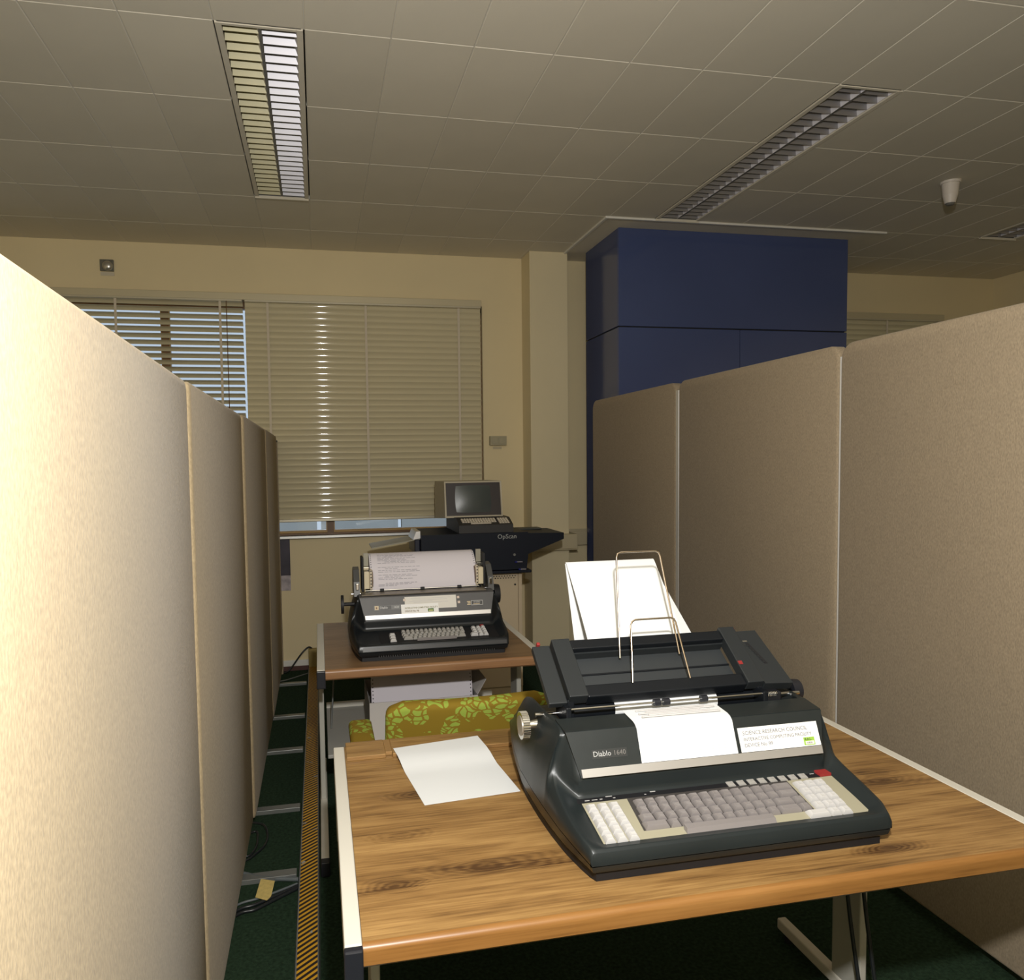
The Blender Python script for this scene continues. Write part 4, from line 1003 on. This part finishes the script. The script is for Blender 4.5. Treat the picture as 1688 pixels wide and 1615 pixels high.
n2 = N.new('ShaderNodeTexNoise'); n2.inputs['Scale'].default_value = 11; n2.inputs['Detail'].default_value = 1; L.new(tc.outputs['Object'], n2.inputs['Vector'])
leaf = math_(N, L, 'MULTIPLY', math_(N, L, 'GREATER_THAN', vo.outputs['Distance'], .11), math_(N, L, 'GREATER_THAN', n2.outputs['Fac'], .50))
mx1 = N.new('ShaderNodeMix'); mx1.data_type = 'RGBA'; L.new(leaf, mx1.inputs[0]); mx1.inputs[6].default_value = (.215, .140, .014, 1); mx1.inputs[7].default_value = (.26, .34, .05, 1)
L.new(mx1.outputs[2], b.inputs['Base Color'])
M_leaf = m
ch = thing('office_chair', 'armchair in ochre fabric with green leaf print between the two desks', 'chair', (.44, 2.42, 0))
bm = BM(); rows = []
bw = .255
for k in range(9):
    z = .50+k*.0362; lean = (.775-z)*.20
    rows.append([(.44+x*bw, 2.185+lean+.035*x*x, z-.022*(k/8)*max(0, (abs(x)-.72)/.28)**2) for x in np.linspace(-1, 1, 11)])
V = gridsurf(bm, rows); bmesh.ops.recalc_face_normals(bm, faces=bm.faces); bmesh.ops.solidify(bm, geom=bm.faces[:], thickness=.05)
be = [e for e in bm.edges if len(e.link_faces) == 2 and e.calc_face_angle() > 1.0]
bmesh.ops.bevel(bm, geom=be, offset=.018, segments=4, profile=.5, affect='EDGES')
finish('backrest', bm, M_leaf, ch, 50)
finish('seat', box(BM(), .20, .68, 2.25, 2.68, .40, .48, .03, 4), M_leaf, ch, 50)
for sgn, xa_ in ((-1, .078), (1, .726)):
    bm = BM(); box(bm, xa_, xa_+.076, 2.16, 2.45, .612, .652, .016, 4); finish('armrest', bm, M_leaf, ch, 50)
    xm_ = xa_+.038
    finish('arm_support', tube(BM(), [(xm_, 2.38, .615), (xm_, 2.38, .46), (xm_-sgn*.03, 2.40, .405), (.44+sgn*.12, 2.42, .395)], .011, 8, 4), M_deskgrey, ch, 60)
finish('back_support', tube(BM(), [(.44, 2.275, .62), (.44, 2.22, .42), (.44, 2.30, .385), (.44, 2.44, .385)], .014, 8, 4), M_deskgrey, ch, 60)
finish('column', cyl(BM(), (.44, 2.45, .10), (.44, 2.45, .40), .022), M_chrome, ch, 40)
for k in range(5):
    a_ = 2*PI*k/5+.3; e_ = Vector((.44+.27*math.cos(a_), 2.45+.27*math.sin(a_), .065))
    finish('base_leg', tube(BM(), [(.44, 2.45, .11), e_], .014, 8), M_deskgrey, ch, 60)
    bm = BM(); cyl(bm, e_+Vector((-.012, 0, -.037)), e_+Vector((.012, 0, -.037)), .027, seg=18); finish('castor', bm, M_rubber, ch, 40)

# ------------------------------------------------------------------ cabinet, scanner, screen terminal
YF = 4.56
def X_(px, py, y=YF): return on(px, py, y=y).x
def Z_(px, py, y=YF): return on(px, py, y=y).z
cx0, cx1 = X_(778, 943)-.10, X_(861, 943); cz = Z_(830, 943)
cb = thing('cabinet', 'cream metal cabinet with a perforated top edge under the scanner', 'cabinet', ((cx0+cx1)/2, YF+.25, 0))
finish('body', box(BM(), cx0, cx1, YF+.012, YF+.50, .0, cz, .003), M_cab, cb)
finish('door', box(BM(), cx0+.01, cx1-.030, YF, YF+.0125, .05, cz-.005, .002), M_cab, cb)
finish('side_strip', box(BM(), cx1-.026, cx1-.002, YF+.001, YF+.0125, .05, cz-.005, .002), M_cab, cb)
k = 0
for r in range(2):
    for c_ in range(14):
        xx = cx1-.048-c_*.0175-(r*.00875); zz = cz-.025-r*.013
        if xx < cx0+.02: continue
        finish('vent_hole', prism(BM(), [(xx-.0055, YF-.0004, zz), (xx, YF-.0004, zz-.0045), (xx+.0055, YF-.0004, zz), (xx, YF-.0004, zz+.0045)], (0, .001, 0)), M_black, cb)
finish('lock', cyl(BM(), (X_(849, 963), YF-.004, Z_(849, 963)), (X_(849, 963), YF, Z_(849, 963)), .006, seg=14), M_black, cb, 40)

sx0, sx1 = X_(692, 880), X_(866, 880); sz1 = Z_(868, 875)
st_z0 = cz+.012
sca = thing('document_scanner', 'blue-black document scanner with a wedge-shaped side tray, under the screen terminal', 'scanner', ((sx0+sx1)/2, YF+.2, cz))
bm = BM(); zl = Z_(866, 935)
prism(bm, [(sx0, YF-.06, sz1), (sx1, YF-.06, sz1), (sx1, YF-.06, Z_(866, 914)), (sx1-.01, YF-.06, zl), (cx0, YF-.06, zl), (sx0+.05, YF-.06, zl+.10), (sx0, YF-.06, zl+.13)], (0, .5, 0)); finish('body', bm, M_machine, sca)
finish('plinth', box(BM(), cx0, cx1+.02, YF-.03, YF+.45, cz, zl, .003), M_machine, sca)
finish('lower_tray', box(BM(), X_(800, 940), X_(871, 940), YF-.075, YF+.40, cz+.002, cz+.020, .004), M_machine, sca)
wz = Z_(927, 877)
bm = BM(); prism(bm, [(sx1, YF-.03, wz+.006), (X_(927, 877), YF-.03, wz), (X_(927, 877), YF-.03, Z_(927, 887)), (sx1, YF-.03, Z_(868, 913))], (0, .36, 0)); finish('side_tray', bm, M_machine, sca)
finish('tray_lip', box(BM(), X_(868, 873), X_(908, 873), YF+.20, YF+.30, wz+.004, wz+.014, .002), mat('lip_dark', (.05, .055, .05), .5), sca)
for (px, py, nm) in ((857, 926, 0), (863, 938, 1)):
    xx, zz = X_(px, py, YF-.08), Z_(px, py, YF-.08)
    finish('chrome_button', box(BM(), xx-.018, xx+.018, YF-.083, YF-.06, zz-.004, zz+.004, .002), mat('button_chrome', (.5, .5, .62), .25, .9), sca)
    finish('blue_cap', box(BM(), xx-.030, xx-.018, YF-.082, YF-.06, zz-.004, zz+.004, .001), mat('blue_cap', (.02, .025, .22), .4), sca)
xx, zz = X_(848, 914, YF-.06), Z_(848, 914, YF-.06); finish('indicator', cyl(BM(), (xx, YF-.064, zz), (xx, YF-.06, zz), .008, seg=14), M_foot, sca, 40)
q0 = on(820, 888, y=YF-.0605)
finish('lettering', text_mesh('OpScan', .040, frame(q0, (1, 0, 0), (0, 0, 1)), False, .0003), mat('lettering_pale', (.42, .43, .42), .5), sca)
finish('feed_mount', box(BM(), sx0-.035, sx0, YF-.01, YF+.28, sz1-.12, sz1-.03, .006), mat('feed_dark', (.012, .014, .03), .4), sca)
finish('feed_bracket', prism(BM(), [(sx0-.045, YF-.02, sz1-.030), (sx0, YF-.02, sz1-.022), (sx0, YF-.02, sz1+.022), (sx0-.025, YF-.02, sz1+.02)], (0, .25, 0)), M_silver, sca)
a = on(700, 878, y=YF+.05); b_ = on(612, 906, y=YF+.05)
finish('feed_tray', prism(BM(), [(b_.x, YF+.0, b_.z+.012), (a.x, YF+.0, a.z-.03), (a.x, YF+.0, a.z-.024), (b_.x, YF+.0, b_.z+.018)], (0, .26, 0)), mat('feed_tray', (.36, .34, .27), .35, .2), sca)

# screen terminal on the scanner
te = thing('screen_terminal', 'cream-cased screen terminal with built-in keyboard on top of the scanner', 'terminal', (1.0, YF+.15, sz1))
yk = YF-.045; ym = YF+.13
kx0, kx1 = X_(757, 868, yk), X_(846, 862, yk)
kz1 = Z_(800, 862, yk)
mx0, mx1 = X_(734, 853, ym), X_(829, 848, ym); mz0, mz1 = Z_(735, 854, ym), Z_(729, 794, ym)
# base wedge with the keyboard
bm = BM(); prism(bm, [(kx0, yk, sz1+.001), (kx0, yk, kz1-.012), (kx0, yk+.10, kz1+.028), (kx0, ym+.02, mz0+.004), (kx0, ym+.30, mz0+.004), (kx0, ym+.30, sz1+.001)], (kx1-kx0, 0, 0)); finish('base', bm, mat('terminal_base', (.030, .028, .028), .5), te)
kb_n = Vector((0, .10, .040)).normalized()
def kbp(x, d_): return Vector((x, yk+.008, kz1-.0085))+kb_n*d_
kbm = key_mesh(.0155, .0150, mat('terminal_key', (.60, .53, .42), .4), .007)
for r in range(4):
    for c_ in range(17):
        if r == 0 and (c_ < 3 or 9 < c_ < 13): continue
        xx = kx0+.035+c_*.0172+r*.001*(-1)+(.012 if c_ > 12 else 0)
        if xx > kx1-.01: continue
        o = share('key', kbm, te, kbp(xx, .016+r*.0195)); o.rotation_euler = (math.atan2(.04, .10), 0, 0)
finish('space_bar', box(BM(), kx0+.09, kx0+.21, yk+.012, yk+.024, kz1-.006, kz1+.002, .002), mat('terminal_key', None), te)
# monitor housing: front frame tilted back slightly, tapering to the rear
yb_ = ym+.42; ft = .03
fl_ = [Vector((mx0, ym, mz0)), Vector((mx1, ym, mz0)), Vector((mx1-.002, ym+ft, mz1)), Vector((mx0, ym+ft, mz1))]
bk = [Vector((mx0, yb_, mz0-.03)), Vector((mx1, yb_, mz0-.03)), Vector((mx1, yb_, mz1-.004)), Vector((mx0, yb_, mz1-.004))]
bm = BM(); A = [bm.verts.new(p) for p in fl_]; B = [bm.verts.new(p) for p in bk]
for k in range(4): bm.faces.new((A[k], A[(k+1) % 4], B[(k+1) % 4], B[k]))
bm.faces.new(B)
fn = (fl_[1]-fl_[0]).cross(fl_[3]-fl_[0]).normalized()
ins = [fl_[0]+Vector((.010, 0, .013)), fl_[1]+Vector((-.010, 0, .013)), fl_[2]+Vector((-.010, 0, -.010)), fl_[3]+Vector((.010, 0, -.010))]
I = [bm.verts.new(p) for p in ins]; I2 = [bm.verts.new(p-fn*.012) for p in ins]
for k in range(4): bm.faces.new((A[k], A[(k+1) % 4], I[(k+1) % 4], I[k])); bm.faces.new((I[k], I[(k+1) % 4], I2[(k+1) % 4], I2[k]))
bm.faces.new(I2); finish('casing', bm, M_monitor, te)
bm = BM(); prism(bm, [p-fn*.010 for p in ins], fn*.004); finish('bezel', bm, M_bezel, te)
# bulging tube face
uu = (ins[1]-ins[0]); vv = (ins[3]-ins[0])
rows = []
for j in range(13):
    r_ = []
    for i in range(15):
        s_, t_ = -1+2*i/14, -1+2*j/12
        # rounded rectangle
        rx = s_*(1-.06*t_*t_); ry = t_*(1-.06*s_*s_)
        p = ins[0]+uu*(.165+.66*(rx+1)/2)+vv*(.085+.84*(ry+1)/2)
        r_.append(p+fn*(-.0055+.016*(1-s_*s_)*(1-t_*t_*.6)*.8))
    rows.append(r_)
bm = BM(); gridsurf(bm, rows); finish('screen', bm, M_screen, te, 60)
